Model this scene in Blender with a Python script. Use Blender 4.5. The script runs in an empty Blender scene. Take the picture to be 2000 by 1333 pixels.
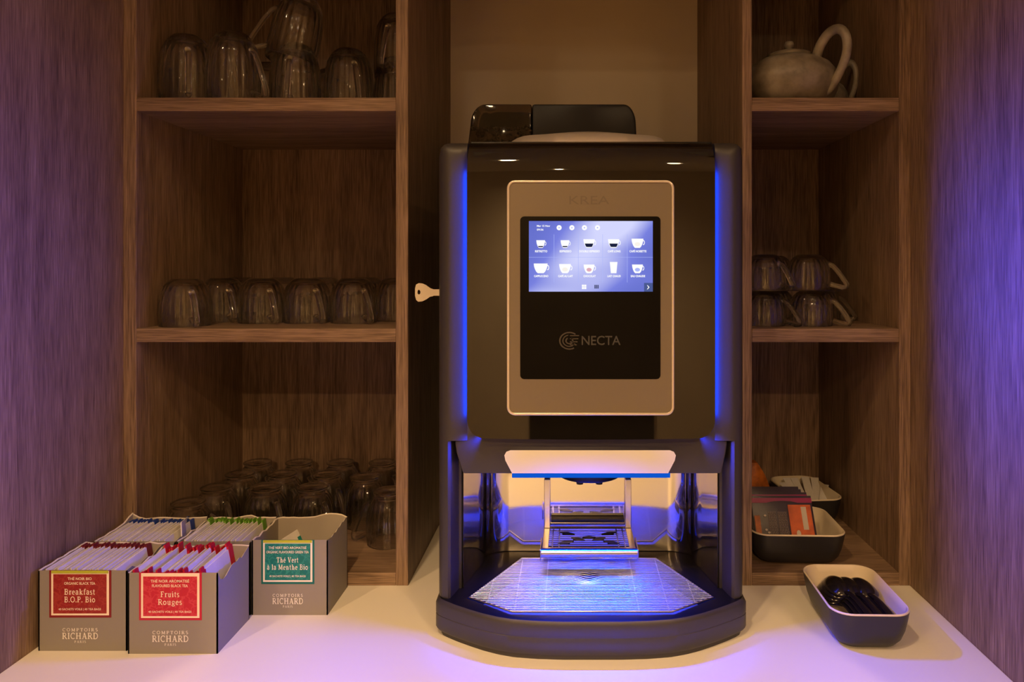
import bpy, bmesh, math, random
from mathutils import Vector, Matrix

random.seed(7)
scene = bpy.context.scene
COL = scene.collection

# ------------------------------------------------------------------ camera
F, CX, CY, CAMH = 1400.0, 1114.0, 525.0, 0.491      # focal length and vanishing point in pixels, eye height over worktop
cam_data = bpy.data.cameras.new('camera')
cam_data.sensor_width = 36.0
cam_data.lens = F / 2000 * 36.0
cam_data.shift_x = (1000 - CX) / 2000
cam_data.shift_y = (CY - 666.5) / 2000
cam_data.clip_start = 0.01
cam = bpy.data.objects.new('camera', cam_data)
cam.location = (0, 0, CAMH)
cam.rotation_euler = (math.pi / 2, 0, 0)
COL.objects.link(cam)
scene.camera = cam

# ------------------------------------------------------------------ world, exposure
world = bpy.data.worlds.new('world')
scene.world = world
world.use_nodes = True
world.node_tree.nodes['Background'].inputs[0].default_value = (1.0, 0.72, 0.45, 1)
world.node_tree.nodes['Background'].inputs[1].default_value = 0.0
scene.view_settings.view_transform = 'Standard'
scene.view_settings.look = 'None'
scene.view_settings.gamma = 1.0
scene.view_settings.exposure = 0.0
scene.view_settings.use_curve_mapping = False
scene.cycles.max_bounces = 12
scene.cycles.transmission_bounces = 12
scene.cycles.transparent_max_bounces = 16
scene.cycles.sample_clamp_indirect = 6.0

KEY_W, ROOM_W, REAR_W = 66.0, 102.0, 450.0          # watts of the ceiling lamps
LED_SIDE, LED_BAR, LED_BEAM, LED_CORNER = 65.0, 2.2, 1.1, 0.60      # blue light strips of the machine
WARM = (1.0, 0.60, 0.26)

# ------------------------------------------------------------------ helpers
def X(px, Y): return (px - CX) * Y / F
def Z(py, Y): return CAMH - (py - CY) * Y / F

ORG = {}

class MB:
    def __init__(self):
        self.v = []; self.f = []; self.m = []; self.mi = 0
    def add(self, verts, faces):
        b = len(self.v)
        self.v += [tuple(p) for p in verts]
        self.f += [tuple(b + i for i in q) for q in faces]
        self.m += [self.mi] * len(faces)
        return self
    def box(self, x0, x1, y0, y1, z0, z1):
        return self.add([(x0,y0,z0),(x1,y0,z0),(x1,y1,z0),(x0,y1,z0),(x0,y0,z1),(x1,y0,z1),(x1,y1,z1),(x0,y1,z1)],
                        [(0,3,2,1),(4,5,6,7),(0,1,5,4),(1,2,6,5),(2,3,7,6),(3,0,4,7)])
    def prism(self, pts, a, b, axis='y'):
        n = len(pts)
        def mk(p, t):
            if axis == 'y': return (p[0], t, p[1])
            if axis == 'z': return (p[0], p[1], t)
            return (t, p[0], p[1])
        vs = [mk(p, a) for p in pts] + [mk(p, b) for p in pts]
        fs = [tuple(range(n)), tuple(range(2*n-1, n-1, -1))]
        fs += [(i, (i+1) % n, n + (i+1) % n, n + i) for i in range(n)]
        return self.add(vs, fs)
    def loft(self, rings, cap=True, closed=True):
        n = len(rings[0]); vs = [p for r in rings for p in r]; fs = []
        for k in range(len(rings) - 1):
            for i in range(n if closed else n - 1):
                j = (i + 1) % n
                fs.append((k*n+i, k*n+j, (k+1)*n+j, (k+1)*n+i))
        if cap:
            fs.append(tuple(range(n-1, -1, -1)))
            fs.append(tuple((len(rings)-1)*n + i for i in range(n)))
        return self.add(vs, fs)
    def lathe(self, prof, n=32, c=(0,0), flute=None):
        rings = []
        for (r, z) in prof:
            ring = []
            for i in range(n):
                a = 2*math.pi*i/n
                rr = max(r, 1e-5)
                if flute: rr *= 1 + flute(z, a, r)
                ring.append((c[0]+rr*math.cos(a), c[1]+rr*math.sin(a), z))
            rings.append(ring)
        return self.loft(rings, cap=True)
    def tube(self, path, r, n=8, cap=True, flat=1.0):
        path = [Vector(p) for p in path]
        rings = []; up = None
        for i, p in enumerate(path):
            d = (path[min(i+1, len(path)-1)] - path[max(i-1, 0)]).normalized()
            if up is None:
                up = Vector((0,0,1)) if abs(d.z) < .9 else Vector((0,1,0))
            s = d.cross(up).normalized(); up = s.cross(d).normalized()
            rr = r[i] if isinstance(r, (list, tuple)) else r
            rings.append([tuple(p + s*rr*flat*math.cos(2*math.pi*k/n) + up*rr*math.sin(2*math.pi*k/n)) for k in range(n)])
        return self.loft(rings, cap)
    def shell(self, rows, off):
        """grid of points plus the same grid moved by off, closed round the edge"""
        R, C = len(rows), len(rows[0]); o = Vector(off)
        vs = [tuple(p) for r in rows for p in r]
        vs += [tuple(Vector(p) + o) for p in vs]
        N = R*C; fs = []
        for i in range(R-1):
            for j in range(C-1):
                a, b, c, d = i*C+j, i*C+j+1, (i+1)*C+j+1, (i+1)*C+j
                fs.append((a,b,c,d)); fs.append((N+d,N+c,N+b,N+a))
        edge = [j for j in range(C)] + [i*C+C-1 for i in range(1,R)] + [(R-1)*C+j for j in range(C-2,-1,-1)] + [i*C for i in range(R-2,0,-1)]
        for k in range(len(edge)):
            a, b = edge[k], edge[(k+1) % len(edge)]
            fs.append((b, a, N+a, N+b))
        return self.add(vs, fs)
    def xform(self, M):
        self.v = [tuple(M @ Vector(p)) for p in self.v]; return self
    def build(self, name, mats, parent=None, bevel=0, segs=2, smooth=None, local=False):
        if not isinstance(mats, (list, tuple)): mats = [mats]
        o0 = Vector((0,0,0))
        if parent is not None and not local: o0 = ORG.get(parent.name, Vector((0,0,0)))
        me = bpy.data.meshes.new(name)
        me.from_pydata([tuple(Vector(p) - o0) for p in self.v], [], self.f)
        for m in mats: me.materials.append(m)
        for p, k in zip(me.polygons, self.m): p.material_index = k
        bm = bmesh.new(); bm.from_mesh(me)
        bmesh.ops.recalc_face_normals(bm, faces=bm.faces)
        if bevel:
            es = [e for e in bm.edges if len(e.link_faces) == 2 and e.calc_face_angle(0) > math.radians(32)]
            bmesh.ops.bevel(bm, geom=es, offset=bevel, segments=segs, profile=.5, affect='EDGES', clamp_overlap=True)
        bm.to_mesh(me); bm.free()
        if smooth:
            for p in me.polygons: p.use_smooth = True
            me.set_sharp_from_angle(angle=math.radians(smooth))
        o = bpy.data.objects.new(name, me)
        COL.objects.link(o)
        if parent is not None: o.parent = parent
        ORG[o.name] = o0
        return o

def tag(o, label=None, cat=None, group=None, kind=None):
    if label: o['label'] = label
    if cat: o['category'] = cat
    if group: o['group'] = group
    if kind: o['kind'] = kind
    return o

def thing(name, loc, label, cat, group=None, rz=0):
    o = bpy.data.objects.new(name, None); COL.objects.link(o)
    o.location = loc; o.rotation_euler = (0, 0, rz); o.empty_display_size = .02
    ORG[o.name] = Vector(loc)
    return tag(o, label, cat, group)

def copy_tree(o, parent=None):
    c = o.copy(); COL.objects.link(c); c.parent = parent
    for ch in list(o.children): copy_tree(ch, c)
    return c

def rrect(x0, x1, z0, z1, r, n=5):
    rs = r if isinstance(r, (list, tuple)) else (r,)*4      # bl, br, tr, tl
    out = []
    for (cx, cz, a0, q) in ((x0+rs[0], z0+rs[0], math.pi, rs[0]), (x1-rs[1], z0+rs[1], 1.5*math.pi, rs[1]),
                            (x1-rs[2], z1-rs[2], 0, rs[2]), (x0+rs[3], z1-rs[3], .5*math.pi, rs[3])):
        for i in range(n+1):
            a = a0 + .5*math.pi*i/n
            out.append((cx + q*math.cos(a), cz + q*math.sin(a)))
    return out

def ray_poly(c, a, poly):
    d = (math.cos(a), math.sin(a)); best = None
    for i in range(len(poly)):
        p, q = poly[i], poly[(i+1) % len(poly)]
        ex, ey = q[0]-p[0], q[1]-p[1]
        den = d[0]*ey - d[1]*ex
        if abs(den) < 1e-12: continue
        t = ((p[0]-c[0])*ey - (p[1]-c[1])*ex) / den
        s = ((p[0]-c[0])*d[1] - (p[1]-c[1])*d[0]) / den
        if t > 0 and -1e-9 <= s <= 1+1e-9 and (best is None or t < best): best = t
    return (c[0]+d[0]*best, c[1]+d[1]*best)

_txt = {}
def text_geo(s, bold=0.0):
    key = (s, bold)
    if key in _txt: return _txt[key]
    cu = bpy.data.curves.new('lettering', 'FONT'); cu.body = s; cu.size = 1; cu.offset = bold
    cu.resolution_u = 3
    ob = bpy.data.objects.new('lettering', cu); COL.objects.link(ob)
    dg = bpy.context.evaluated_depsgraph_get(); dg.update()
    me = bpy.data.meshes.new_from_object(ob.evaluated_get(dg))
    vs = [tuple(v.co) for v in me.vertices]; fs = [tuple(p.vertices) for p in me.polygons]
    bpy.data.objects.remove(ob); bpy.data.curves.remove(cu); bpy.data.meshes.remove(me)
    x0 = min(v[0] for v in vs); x1 = max(v[0] for v in vs)
    _txt[key] = ([((v[0]-x0)/(x1-x0) - .5, v[1]/.729) for v in vs], fs)
    return _txt[key]

def add_text(mb, s, xc, zb, w, cap, y, bold=0.0):
    vs, fs = text_geo(s, bold)
    mb.add([(xc + v[0]*w, y, zb + v[1]*cap) for v in vs], fs)

# serif lettering drawn as strokes: every glyph is a set of thick polylines with small foot serifs
def arc(cx, cy, rx, ry, a0, a1, n=12):
    return [(cx + rx*math.cos(math.radians(a0+(a1-a0)*i/n)), cy + ry*math.sin(math.radians(a0+(a1-a0)*i/n))) for i in range(n+1)]
TK, TN, SF = .17, .085, .07
def stem(x, z0=0, z1=1, l=.17): return [([(x, z0), (x, z1)], TK), ([(x-l, z0+SF/2), (x+l, z0+SF/2)], SF), ([(x-l, z1-SF/2), (x+l, z1-SF/2)], SF)]
def stem_l(x, z1=.68): return [([(x, 0), (x, z1)], TK), ([(x-.16, SF/2), (x+.16, SF/2)], SF), ([(x-.2, z1-SF/2), (x, z1-SF/2)], SF)]
GL = {
 'I': (.42, stem(.21)), 'H': (.94, stem(.2)+stem(.74)+[([(.2,.52),(.74,.52)], TN)]),
 'R': (.84, stem(.2)+[([(.2,.96)]+arc(.4,.73,.24,.23,90,-90)+[(.2,.5)], .11), ([(.42,.5),(.76,0)], TK*.9), ([(.66,SF/2),(.86,SF/2)], SF)]),
 'P': (.74, stem(.2)+[([(.2,.96)]+arc(.4,.72,.24,.24,90,-90)+[(.2,.48)], .11)]),
 'B': (.78, stem(.2)+[([(.2,.96)]+arc(.42,.745,.2,.215,90,-90)+[(.2,.53)], .11), ([(.3,.53)]+arc(.44,.285,.24,.245,90,-90)+[(.2,.04)], .12)]),
 'D': (.9, stem(.2)+[([(.2,.96)]+arc(.4,.5,.38,.46,90,-90)+[(.2,.04)], .12)]),
 'C': (.82, [(arc(.45,.5,.36,.46,48,312,18), .13), ([(.7,.68),(.7,.95)], SF)]),
 'O': (.92, [(arc(.46,.5,.37,.46,0,360,22), .13)]),
 'A': (.88, [([(.16,0),(.44,1)], TN), ([(.44,1),(.72,0)], TK), ([(.26,.34),(.62,.34)], TN), ([(.04,SF/2),(.3,SF/2)], SF), ([(.56,SF/2),(.88,SF/2)], SF)]),
 'M': (1.1, [([(.2,0),(.2,1)], TN), ([(.2,1),(.55,.1)], TK), ([(.55,.1),(.9,1)], TN), ([(.9,1),(.9,0)], TK), ([(.06,SF/2),(.34,SF/2)], SF), ([(.74,SF/2),(1.06,SF/2)], SF)]),
 'T': (.8, stem(.4)[:2]+[([(.06,.95),(.74,.95)], .1), ([(.08,.95),(.08,.74)], SF), ([(.72,.95),(.72,.74)], SF)]),
 'S': (.66, [(arc(.33,.73,.21,.23,30,270,12)+arc(.33,.27,.23,.23,90,-150,12), .125)]),
 'F': (.72, stem(.2)+[([(.2,.95),(.64,.95)], .1), ([(.2,.52),(.52,.52)], .1), ([(.64,.95),(.64,.76)], SF)]),
 'V': (.86, [([(.14,1),(.43,0)], TK), ([(.43,0),(.72,1)], TN), ([(.0,.965),(.3,.965)], SF), ([(.58,.965),(.86,.965)], SF)]),
 '.': (.3, [([(.15,0),(.15,.15)], .16)]), ' ': (.36, []),
 'a': (.6, [([(.1,.56)]+arc(.28,.5,.17,.18,120,0)+[(.45,.08),(.55,.04)], .13), (arc(.26,.2,.17,.17,60,330,12), .12)]),
 'e': (.6, [([(.12,.36),(.5,.36)], TN), (arc(.31,.34,.22,.3,5,310,16), .125)]),
 'o': (.66, [(arc(.33,.34,.24,.3,0,360,18), .13)]),
 's': (.5, [(arc(.25,.5,.15,.15,30,270,10)+arc(.25,.18,.17,.16,90,-150,10), .115)]),
 'r': (.52, stem_l(.22)+[([(.22,.46)]+arc(.4,.46,.16,.18,150,50), .12)]),
 'n': (.76, stem_l(.22)+stem_l(.56,.46)[:2]+[(arc(.39,.45,.17,.19,170,0), .11)]),
 'h': (.76, stem_l(.22,1)+stem_l(.56,.46)[:2]+[(arc(.39,.45,.17,.19,170,0), .11)]),
 'k': (.74, stem_l(.22,1)+[([(.24,.32),(.58,.66)], TN), ([(.34,.4),(.62,.02)], TK*.8), ([(.46,SF/2+.61),(.7,SF/2+.61)], SF), ([(.5,SF/2),(.74,SF/2)], SF)]),
 'l': (.42, stem_l(.22,1)), 'i': (.42, stem_l(.22)+[([(.2,.84),(.2,.98)], .16)]),
 't': (.46, [([(.2,.9),(.2,.16)]+arc(.32,.14,.12,.1,180,300,6), .13), ([(.04,.64),(.4,.64)], SF*1.3)]),
 'f': (.46, [([(.2,0),(.2,.76)]+arc(.34,.8,.14,.16,180,40,8), .13), ([(.06,.64),(.42,.64)], SF*1.3), ([(.06,SF/2),(.36,SF/2)], SF)]),
 'u': (.76, [([(.2,.66),(.2,.2)]+arc(.36,.2,.16,.18,180,350,10), .12), ([(.54,.68),(.54,.02)], TK), ([(.06,.645),(.2,.645)], SF), ([(.4,.645),(.54,.645)], SF), ([(.54,SF/2),(.7,SF/2)], SF)]),
 'g': (.64, [(arc(.3,.42,.19,.22,0,360,16), .115), (arc(.3,-.1,.23,.14,0,360,16), .1), ([(.16,.22),(.2,.04)], .09), ([(.44,.58),(.6,.64)], .08)]),
}
GL['é'] = (GL['e'][0], GL['e'][1] + [([(.28,.78),(.44,.96)], .09)])
GL['à'] = (GL['a'][0], GL['a'][1] + [([(.34,.78),(.18,.96)], .09)])
def add_serif(mb, s, xc, zb, w, cap, y, track=.06, dz=0.00004):
    tot = sum(GL[c][0] for c in s) + track*(len(s)-1)
    k = w/tot; x = xc - w/2
    for c in s:
        adv, strokes = GL[c]
        for si, (pl, th) in enumerate(strokes):
            L, R = [], []
            for i, p in enumerate(pl):
                a = pl[max(i-1, 0)]; b = pl[min(i+1, len(pl)-1)]
                dx, dy = b[0]-a[0], b[1]-a[1]; n = math.hypot(dx, dy) or 1
                nx, ny = -dy/n*th/2, dx/n*th/2
                L.append((x + (p[0]+nx)*k, y - si*dz, zb + (p[1]+ny)*cap)); R.append((x + (p[0]-nx)*k, y - si*dz, zb + (p[1]-ny)*cap))
            N = len(pl)
            mb.add(L + R, [(i, i+1, N+i+1, N+i) for i in range(N-1)])
        x += (adv + track)*k

# ------------------------------------------------------------------ materials
MATS = {}
def nodes_of(name):
    m = bpy.data.materials.new(name); m.use_nodes = True
    nt = m.node_tree; MATS[name] = m
    return m, nt, nt.nodes['Principled BSDF']

def pbr(name, col, rough=.5, metal=0.0, spec=.5, bump=None, vary=0.0, vscale=30, coat=0, emit=None, estr=0):
    m, nt, b = nodes_of(name)
    b.inputs['Base Color'].default_value = (*col, 1)
    b.inputs['Roughness'].default_value = rough
    b.inputs['Metallic'].default_value = metal
    b.inputs['Specular IOR Level'].default_value = spec
    if coat: b.inputs['Coat Weight'].default_value = coat; b.inputs['Coat Roughness'].default_value = .03
    if emit: b.inputs['Emission Color'].default_value = (*emit, 1); b.inputs['Emission Strength'].default_value = estr
    tc = nt.nodes.new('ShaderNodeTexCoord')
    if vary:
        n = nt.nodes.new('ShaderNodeTexNoise'); n.inputs['Scale'].default_value = vscale; n.inputs['Detail'].default_value = 4
        r = nt.nodes.new('ShaderNodeValToRGB')
        r.color_ramp.elements[0].position = .3; r.color_ramp.elements[1].position = .7
        r.color_ramp.elements[0].color = (*[c*(1-vary) for c in col], 1); r.color_ramp.elements[1].color = (*[min(1, c*(1+vary)) for c in col], 1)
        nt.links.new(tc.outputs['Object'], n.inputs['Vector']); nt.links.new(n.outputs['Fac'], r.inputs['Fac'])
        nt.links.new(r.outputs['Color'], b.inputs['Base Color'])
    if bump:
        n = nt.nodes.new('ShaderNodeTexNoise'); n.inputs['Scale'].default_value = bump[0]; n.inputs['Detail'].default_value = 3
        bp = nt.nodes.new('ShaderNodeBump'); bp.inputs['Strength'].default_value = bump[1]; bp.inputs['Distance'].default_value = .001
        nt.links.new(tc.outputs['Object'], n.inputs['Vector']); nt.links.new(n.outputs['Fac'], bp.inputs['Height'])
        nt.links.new(bp.outputs['Normal'], b.inputs['Normal'])
    return m

def emission(name, col, strength):
    m, nt, b = nodes_of(name)
    e = nt.nodes.new('ShaderNodeEmission'); e.inputs[0].default_value = (*col, 1); e.inputs[1].default_value = strength
    nt.links.new(e.outputs[0], nt.nodes['Material Output'].inputs['Surface'])
    return m

def wood(name, grain):
    """oak veneer: long fine pores along one axis over a broad figure"""
    m, nt, b = nodes_of(name)
    tc = nt.nodes.new('ShaderNodeTexCoord')
    def stretched(k, s):
        mp = nt.nodes.new('ShaderNodeMapping')
        sc = [s, s, s]; sc['xyz'.index(grain)] = s*k
        mp.inputs['Scale'].default_value = sc
        nt.links.new(tc.outputs['Object'], mp.inputs['Vector']); return mp
    fig = nt.nodes.new('ShaderNodeTexNoise'); fig.inputs['Scale'].default_value = 1; fig.inputs['Detail'].default_value = 5; fig.inputs['Distortion'].default_value = .6
    nt.links.new(stretched(.09, 42).outputs[0], fig.inputs['Vector'])
    por = nt.nodes.new('ShaderNodeTexNoise'); por.inputs['Scale'].default_value = 1; por.inputs['Detail'].default_value = 3
    nt.links.new(stretched(.035, 620).outputs[0], por.inputs['Vector'])
    big = nt.nodes.new('ShaderNodeTexNoise'); big.inputs['Scale'].default_value = 1; big.inputs['Detail'].default_value = 2
    nt.links.new(stretched(.2, 9).outputs[0], big.inputs['Vector'])
    a = nt.nodes.new('ShaderNodeMath'); a.operation = 'MULTIPLY_ADD'; a.inputs[1].default_value = .55
    nt.links.new(por.outputs['Fac'], a.inputs[0])
    b2 = nt.nodes.new('ShaderNodeMath'); b2.operation = 'MULTIPLY'; b2.inputs[1].default_value = .30
    nt.links.new(fig.outputs['Fac'], b2.inputs[0])
    c2 = nt.nodes.new('ShaderNodeMath'); c2.operation = 'MULTIPLY_ADD'; c2.inputs[1].default_value = .15
    nt.links.new(big.outputs['Fac'], c2.inputs[0]); nt.links.new(b2.outputs[0], c2.inputs[2])
    nt.links.new(c2.outputs[0], a.inputs[2])
    r = nt.nodes.new('ShaderNodeValToRGB'); els = r.color_ramp.elements
    els[0].position = .34; els[0].color = (.085, .052, .032, 1)
    els[1].position = .66; els[1].color = (.36, .245, .165, 1)
    e = els.new(.5); e.color = (.215, .140, .090, 1)
    nt.links.new(a.outputs[0], r.inputs['Fac']); nt.links.new(r.outputs['Color'], b.inputs['Base Color'])
    b.inputs['Roughness'].default_value = .55; b.inputs['Specular IOR Level'].default_value = .35
    bp = nt.nodes.new('ShaderNodeBump'); bp.inputs['Strength'].default_value = .25; bp.inputs['Distance'].default_value = .0006
    nt.links.new(por.outputs['Fac'], bp.inputs['Height']); nt.links.new(bp.outputs['Normal'], b.inputs['Normal'])
    return m

def glass(name, tint=(1,1,1), ior=1.5, thin=.10):
    m, nt, b = nodes_of(name)
    b.inputs['Base Color'].default_value = (*tint, 1); b.inputs['Roughness'].default_value = 0.035
    b.inputs['Transmission Weight'].default_value = 1.0; b.inputs['IOR'].default_value = ior
    t = nt.nodes.new('ShaderNodeBsdfTransparent'); t.inputs[0].default_value = (*tint, 1)
    mx = nt.nodes.new('ShaderNodeMixShader'); mx.inputs[0].default_value = thin
    nt.links.new(b.outputs[0], mx.inputs[1]); nt.links.new(t.outputs[0], mx.inputs[2])
    nt.links.new(mx.outputs[0], nt.nodes['Material Output'].inputs['Surface'])
    return m

def smoked(name, col):
    m, nt, b = nodes_of(name)
    t = nt.nodes.new('ShaderNodeBsdfTransparent'); t.inputs[0].default_value = (*col, 1)
    g = nt.nodes.new('ShaderNodeBsdfGlossy'); g.inputs['Roughness'].default_value = .06
    fr = nt.nodes.new('ShaderNodeFresnel'); fr.inputs[0].default_value = 1.5
    mx = nt.nodes.new('ShaderNodeMixShader')
    nt.links.new(fr.outputs[0], mx.inputs[0]); nt.links.new(t.outputs[0], mx.inputs[1]); nt.links.new(g.outputs[0], mx.inputs[2])
    nt.links.new(mx.outputs[0], nt.nodes['Material Output'].inputs['Surface'])
    return m

wood_v, wood_h = wood('oak_vertical', 'z'), wood('oak_horizontal', 'x')
M_top = pbr('white_laminate', (.80, .78, .74), .42, bump=(900, .03))
M_wall = pbr('beige_plaster', (.62, .53, .40), .8, bump=(220, .08), vary=.03, vscale=6)
M_room = pbr('room_plaster', (.72, .64, .52), .9, vary=.04, vscale=3)
M_dark = pbr('dark_reflection_panel', (.03, .024, .02), .7, vary=.2, vscale=4)  # only for the added panel mirrored in the machine's black glass
M_floor = pbr('room_floor', (.30, .21, .13), .5, vary=.15, vscale=5)
M_ceil = pbr('ceiling_paint', (.75, .72, .66), .9)
M_shell = pbr('charcoal_plastic', (.034, .031, .033), .42, bump=(2500, .10))
M_black = pbr('black_plastic', (.006, .0055, .006), .35, spec=.25)
M_gloss = pbr('black_gloss_glass', (.004, .0035, .003), .03, spec=.75)
M_steel = pbr('polished_steel', (.62, .58, .52), .07, 1.0, bump=(60, .01))
M_mirror = pbr('chrome_mirror', (.86, .83, .78), .035, 1.0)
M_satin = pbr('satin_silver', (.70, .66, .62), .22, 1.0)
M_taupe = pbr('silver_lacquer', (.23, .195, .15), .30, .35)
M_chrome = pbr('chrome_trim', (.85, .78, .70), .22, .6)
M_glass = glass('clear_glass', (.97, .97, .95))
M_smoke = smoked('smoked_plastic', (.55, .45, .38))
M_hoprear = pbr('brown_tinted_plastic', (.10, .075, .06), .5)
M_lid = pbr('silver_lid', (.62, .57, .54), .30, .5)
M_bean = pbr('coffee_bean', (.018, .009, .005), .4)
M_wire = pbr('steel_wire', (.60, .62, .68), .30, 1.0)
M_basin = pbr('tray_steel', (.13, .15, .19), .45, .0)
M_led_s = emission('blue_light_strip', (.0, .05, 1.0), LED_SIDE)
M_led_d = emission('blue_light_dim', (.0, .05, 1.0), 1.0)
M_led_b = emission('blue_light_bar', (.01, .075, 1.0), 2.0)
M_led_c = emission('blue_bar_cover', (.004, .09, .60), 1.0)
M_card = pbr('grey_card', (.245, .225, .205), .62, bump=(400, .05))
M_cardin = pbr('grey_card_inside', (.33, .295, .25), .8)
M_torn = pbr('torn_paper', (.62, .57, .50), .9)
M_paper = pbr('sachet_paper', (.74, .72, .70), .75, vary=.05, vscale=60, bump=(300, .15))
M_tagblue = pbr('blue_tag', (.015, .05, .28), .6)
M_taggreen = pbr('green_tag', (.13, .33, .02), .6)
M_tagdark = pbr('dark_red_tag', (.17, .012, .014), .6)
M_tagred = pbr('crimson_tag', (.52, .006, .03), .6)
M_tagteal = pbr('teal_tag', (.0, .22, .20), .6)
M_print = pbr('cream_print', (.86, .74, .60), .6)
M_print2 = pbr('pale_print', (.78, .76, .72), .6)
M_lime = pbr('lime_print', (.42, .46, .03), .6)
M_ceramic = pbr('speckled_ceramic', (.27, .24, .19), .38, vary=.45, vscale=38, bump=(60, .3))
M_bowl_in = pbr('ivory_melamine', (.72, .63, .48), .35)
M_bowl_out = pbr('black_melamine', (.021, .020, .021), .42)
M_spoon = pbr('black_spoon_plastic', (.010, .008, .007), .16)
M_key = pbr('nickel_key', (.66, .62, .54), .35, .55)
M_logo = pbr('grey_logo_print', (.040, .040, .040), .5)
M_logod = pbr('dim_logo_print', (.045, .038, .032), .5)
M_etch = pbr('etched_letters', (.17, .14, .11), .45, .2)
M_pack = pbr('dark_packet_foil', (.030, .018, .024), .32, bump=(120, .2))
M_mag = pbr('magenta_foil', (.26, .004, .07), .35)
M_orange = pbr('orange_foil', (.55, .105, .008), .4, vary=.25, vscale=70)
M_orange2 = pbr('orange_wrapper', (.42, .12, .012), .45, vary=.5, vscale=60, bump=(70, .8))
M_pale = pbr('pale_print_block', (.55, .50, .42), .6)
M_speck = pbr('grey_small_print', (.26, .22, .20), .6)
M_lens = emission('lamp_lens', (1.0, .74, .42), 140)
M_white_e = emission('screen_white', (1.0, 1.0, 1.0), 1.0)
M_dark_e = emission('screen_navy', (.012, .016, .05), 1.0)
M_cream_e = emission('screen_foam', (.95, .90, .82), 1.0)
M_pink_e = emission('screen_pink', (.75, .42, .50), 1.0)
M_line_e = emission('screen_line', (.42, .48, .95), 1.0)
M_btn_e = emission('screen_button', (.07, .10, .28), 1.0)

def lcd_material():
    """the picture the display shows: blue with a pale blur across its middle"""
    m, nt, b = nodes_of('display_picture')
    tc = nt.nodes.new('ShaderNodeTexCoord')
    mp = nt.nodes.new('ShaderNodeMapping'); mp.inputs['Rotation'].default_value = (0, math.radians(-25), 0)
    nt.links.new(tc.outputs['Generated'], mp.inputs['Vector'])
    mp.inputs['Location'].default_value = (-.26, 0, -.78)
    sp = nt.nodes.new('ShaderNodeSeparateXYZ'); nt.links.new(mp.outputs[0], sp.inputs[0])
    gx = nt.nodes.new('ShaderNodeMath'); gx.operation = 'MULTIPLY'; gx.inputs[1].default_value = 3.2
    nt.links.new(sp.outputs[0], gx.inputs[0])
    sq = nt.nodes.new('ShaderNodeMath'); sq.operation = 'MULTIPLY'; nt.links.new(gx.outputs[0], sq.inputs[0]); nt.links.new(gx.outputs[0], sq.inputs[1])
    ng = nt.nodes.new('ShaderNodeMath'); ng.operation = 'MULTIPLY'; ng.inputs[1].default_value = -1; nt.links.new(sq.outputs[0], ng.inputs[0])
    ex = nt.nodes.new('ShaderNodeMath'); ex.operation = 'EXPONENT'; nt.links.new(ng.outputs[0], ex.inputs[0])
    ns = nt.nodes.new('ShaderNodeTexNoise'); ns.inputs['Scale'].default_value = 1.3; ns.inputs['Detail'].default_value = 1
    nt.links.new(tc.outputs['Generated'], ns.inputs['Vector'])
    mu = nt.nodes.new('ShaderNodeMath'); mu.operation = 'MULTIPLY'; nt.links.new(ex.outputs[0], mu.inputs[0]); nt.links.new(ns.outputs['Fac'], mu.inputs[1])
    ad = nt.nodes.new('ShaderNodeMath'); ad.operation = 'MULTIPLY_ADD'; ad.inputs[1].default_value = .35
    nt.links.new(ns.outputs['Fac'], ad.inputs[0]); nt.links.new(mu.outputs[0], ad.inputs[2])
    r = nt.nodes.new('ShaderNodeValToRGB'); els = r.color_ramp.elements
    els[0].position = .10; els[0].color = (.11, .14, .55, 1)
    els[1].position = .68; els[1].color = (.66, .68, 1.0, 1)
    e = els.new(.35); e.color = (.19, .22, .74, 1)
    nt.links.new(ad.outputs[0], r.inputs['Fac'])
    em = nt.nodes.new('ShaderNodeEmission'); em.inputs[1].default_value = 1.0
    nt.links.new(r.outputs['Color'], em.inputs[0]); nt.links.new(em.outputs[0], nt.nodes['Material Output'].inputs['Surface'])
    return m
M_lcd = lcd_material()

def damask(name, base, light):
    """label colour with a faint tone-on-tone ornament"""
    m, nt, b = nodes_of(name)
    tc = nt.nodes.new('ShaderNodeTexCoord')
    v = nt.nodes.new('ShaderNodeTexVoronoi'); v.feature = 'DISTANCE_TO_EDGE'; v.inputs['Scale'].default_value = 95
    n = nt.nodes.new('ShaderNodeTexNoise'); n.inputs['Scale'].default_value = 70
    mv = nt.nodes.new('ShaderNodeMixRGB'); mv.inputs[0].default_value = .03
    nt.links.new(tc.outputs['Object'], n.inputs['Vector']); nt.links.new(tc.outputs['Object'], mv.inputs[1]); nt.links.new(n.outputs['Color'], mv.inputs[2])
    nt.links.new(mv.outputs[0], v.inputs['Vector'])
    r = nt.nodes.new('ShaderNodeValToRGB'); els = r.color_ramp.elements
    els[0].position = .0; els[0].color = (*light, 1); els[1].position = .12; els[1].color = (*base, 1)
    nt.links.new(v.outputs['Distance'], r.inputs['Fac']); nt.links.new(r.outputs['Color'], b.inputs['Base Color'])
    b.inputs['Roughness'].default_value = .5
    return m
M_lab_red = damask('dark_red_label', (.26, .012, .010), (.33, .035, .025))
M_lab_crim = damask('crimson_label', (.48, .008, .030), (.58, .045, .065))
M_lab_teal = damask('teal_label', (.0, .16, .16), (.02, .25, .23))
M_bor_red = pbr('dark_red_border', (.20, .010, .010), .5)
M_bor_crim = pbr('crimson_border', (.45, .008, .035), .5)
M_bor_teal = pbr('teal_border', (.0, .13, .12), .5)

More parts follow.
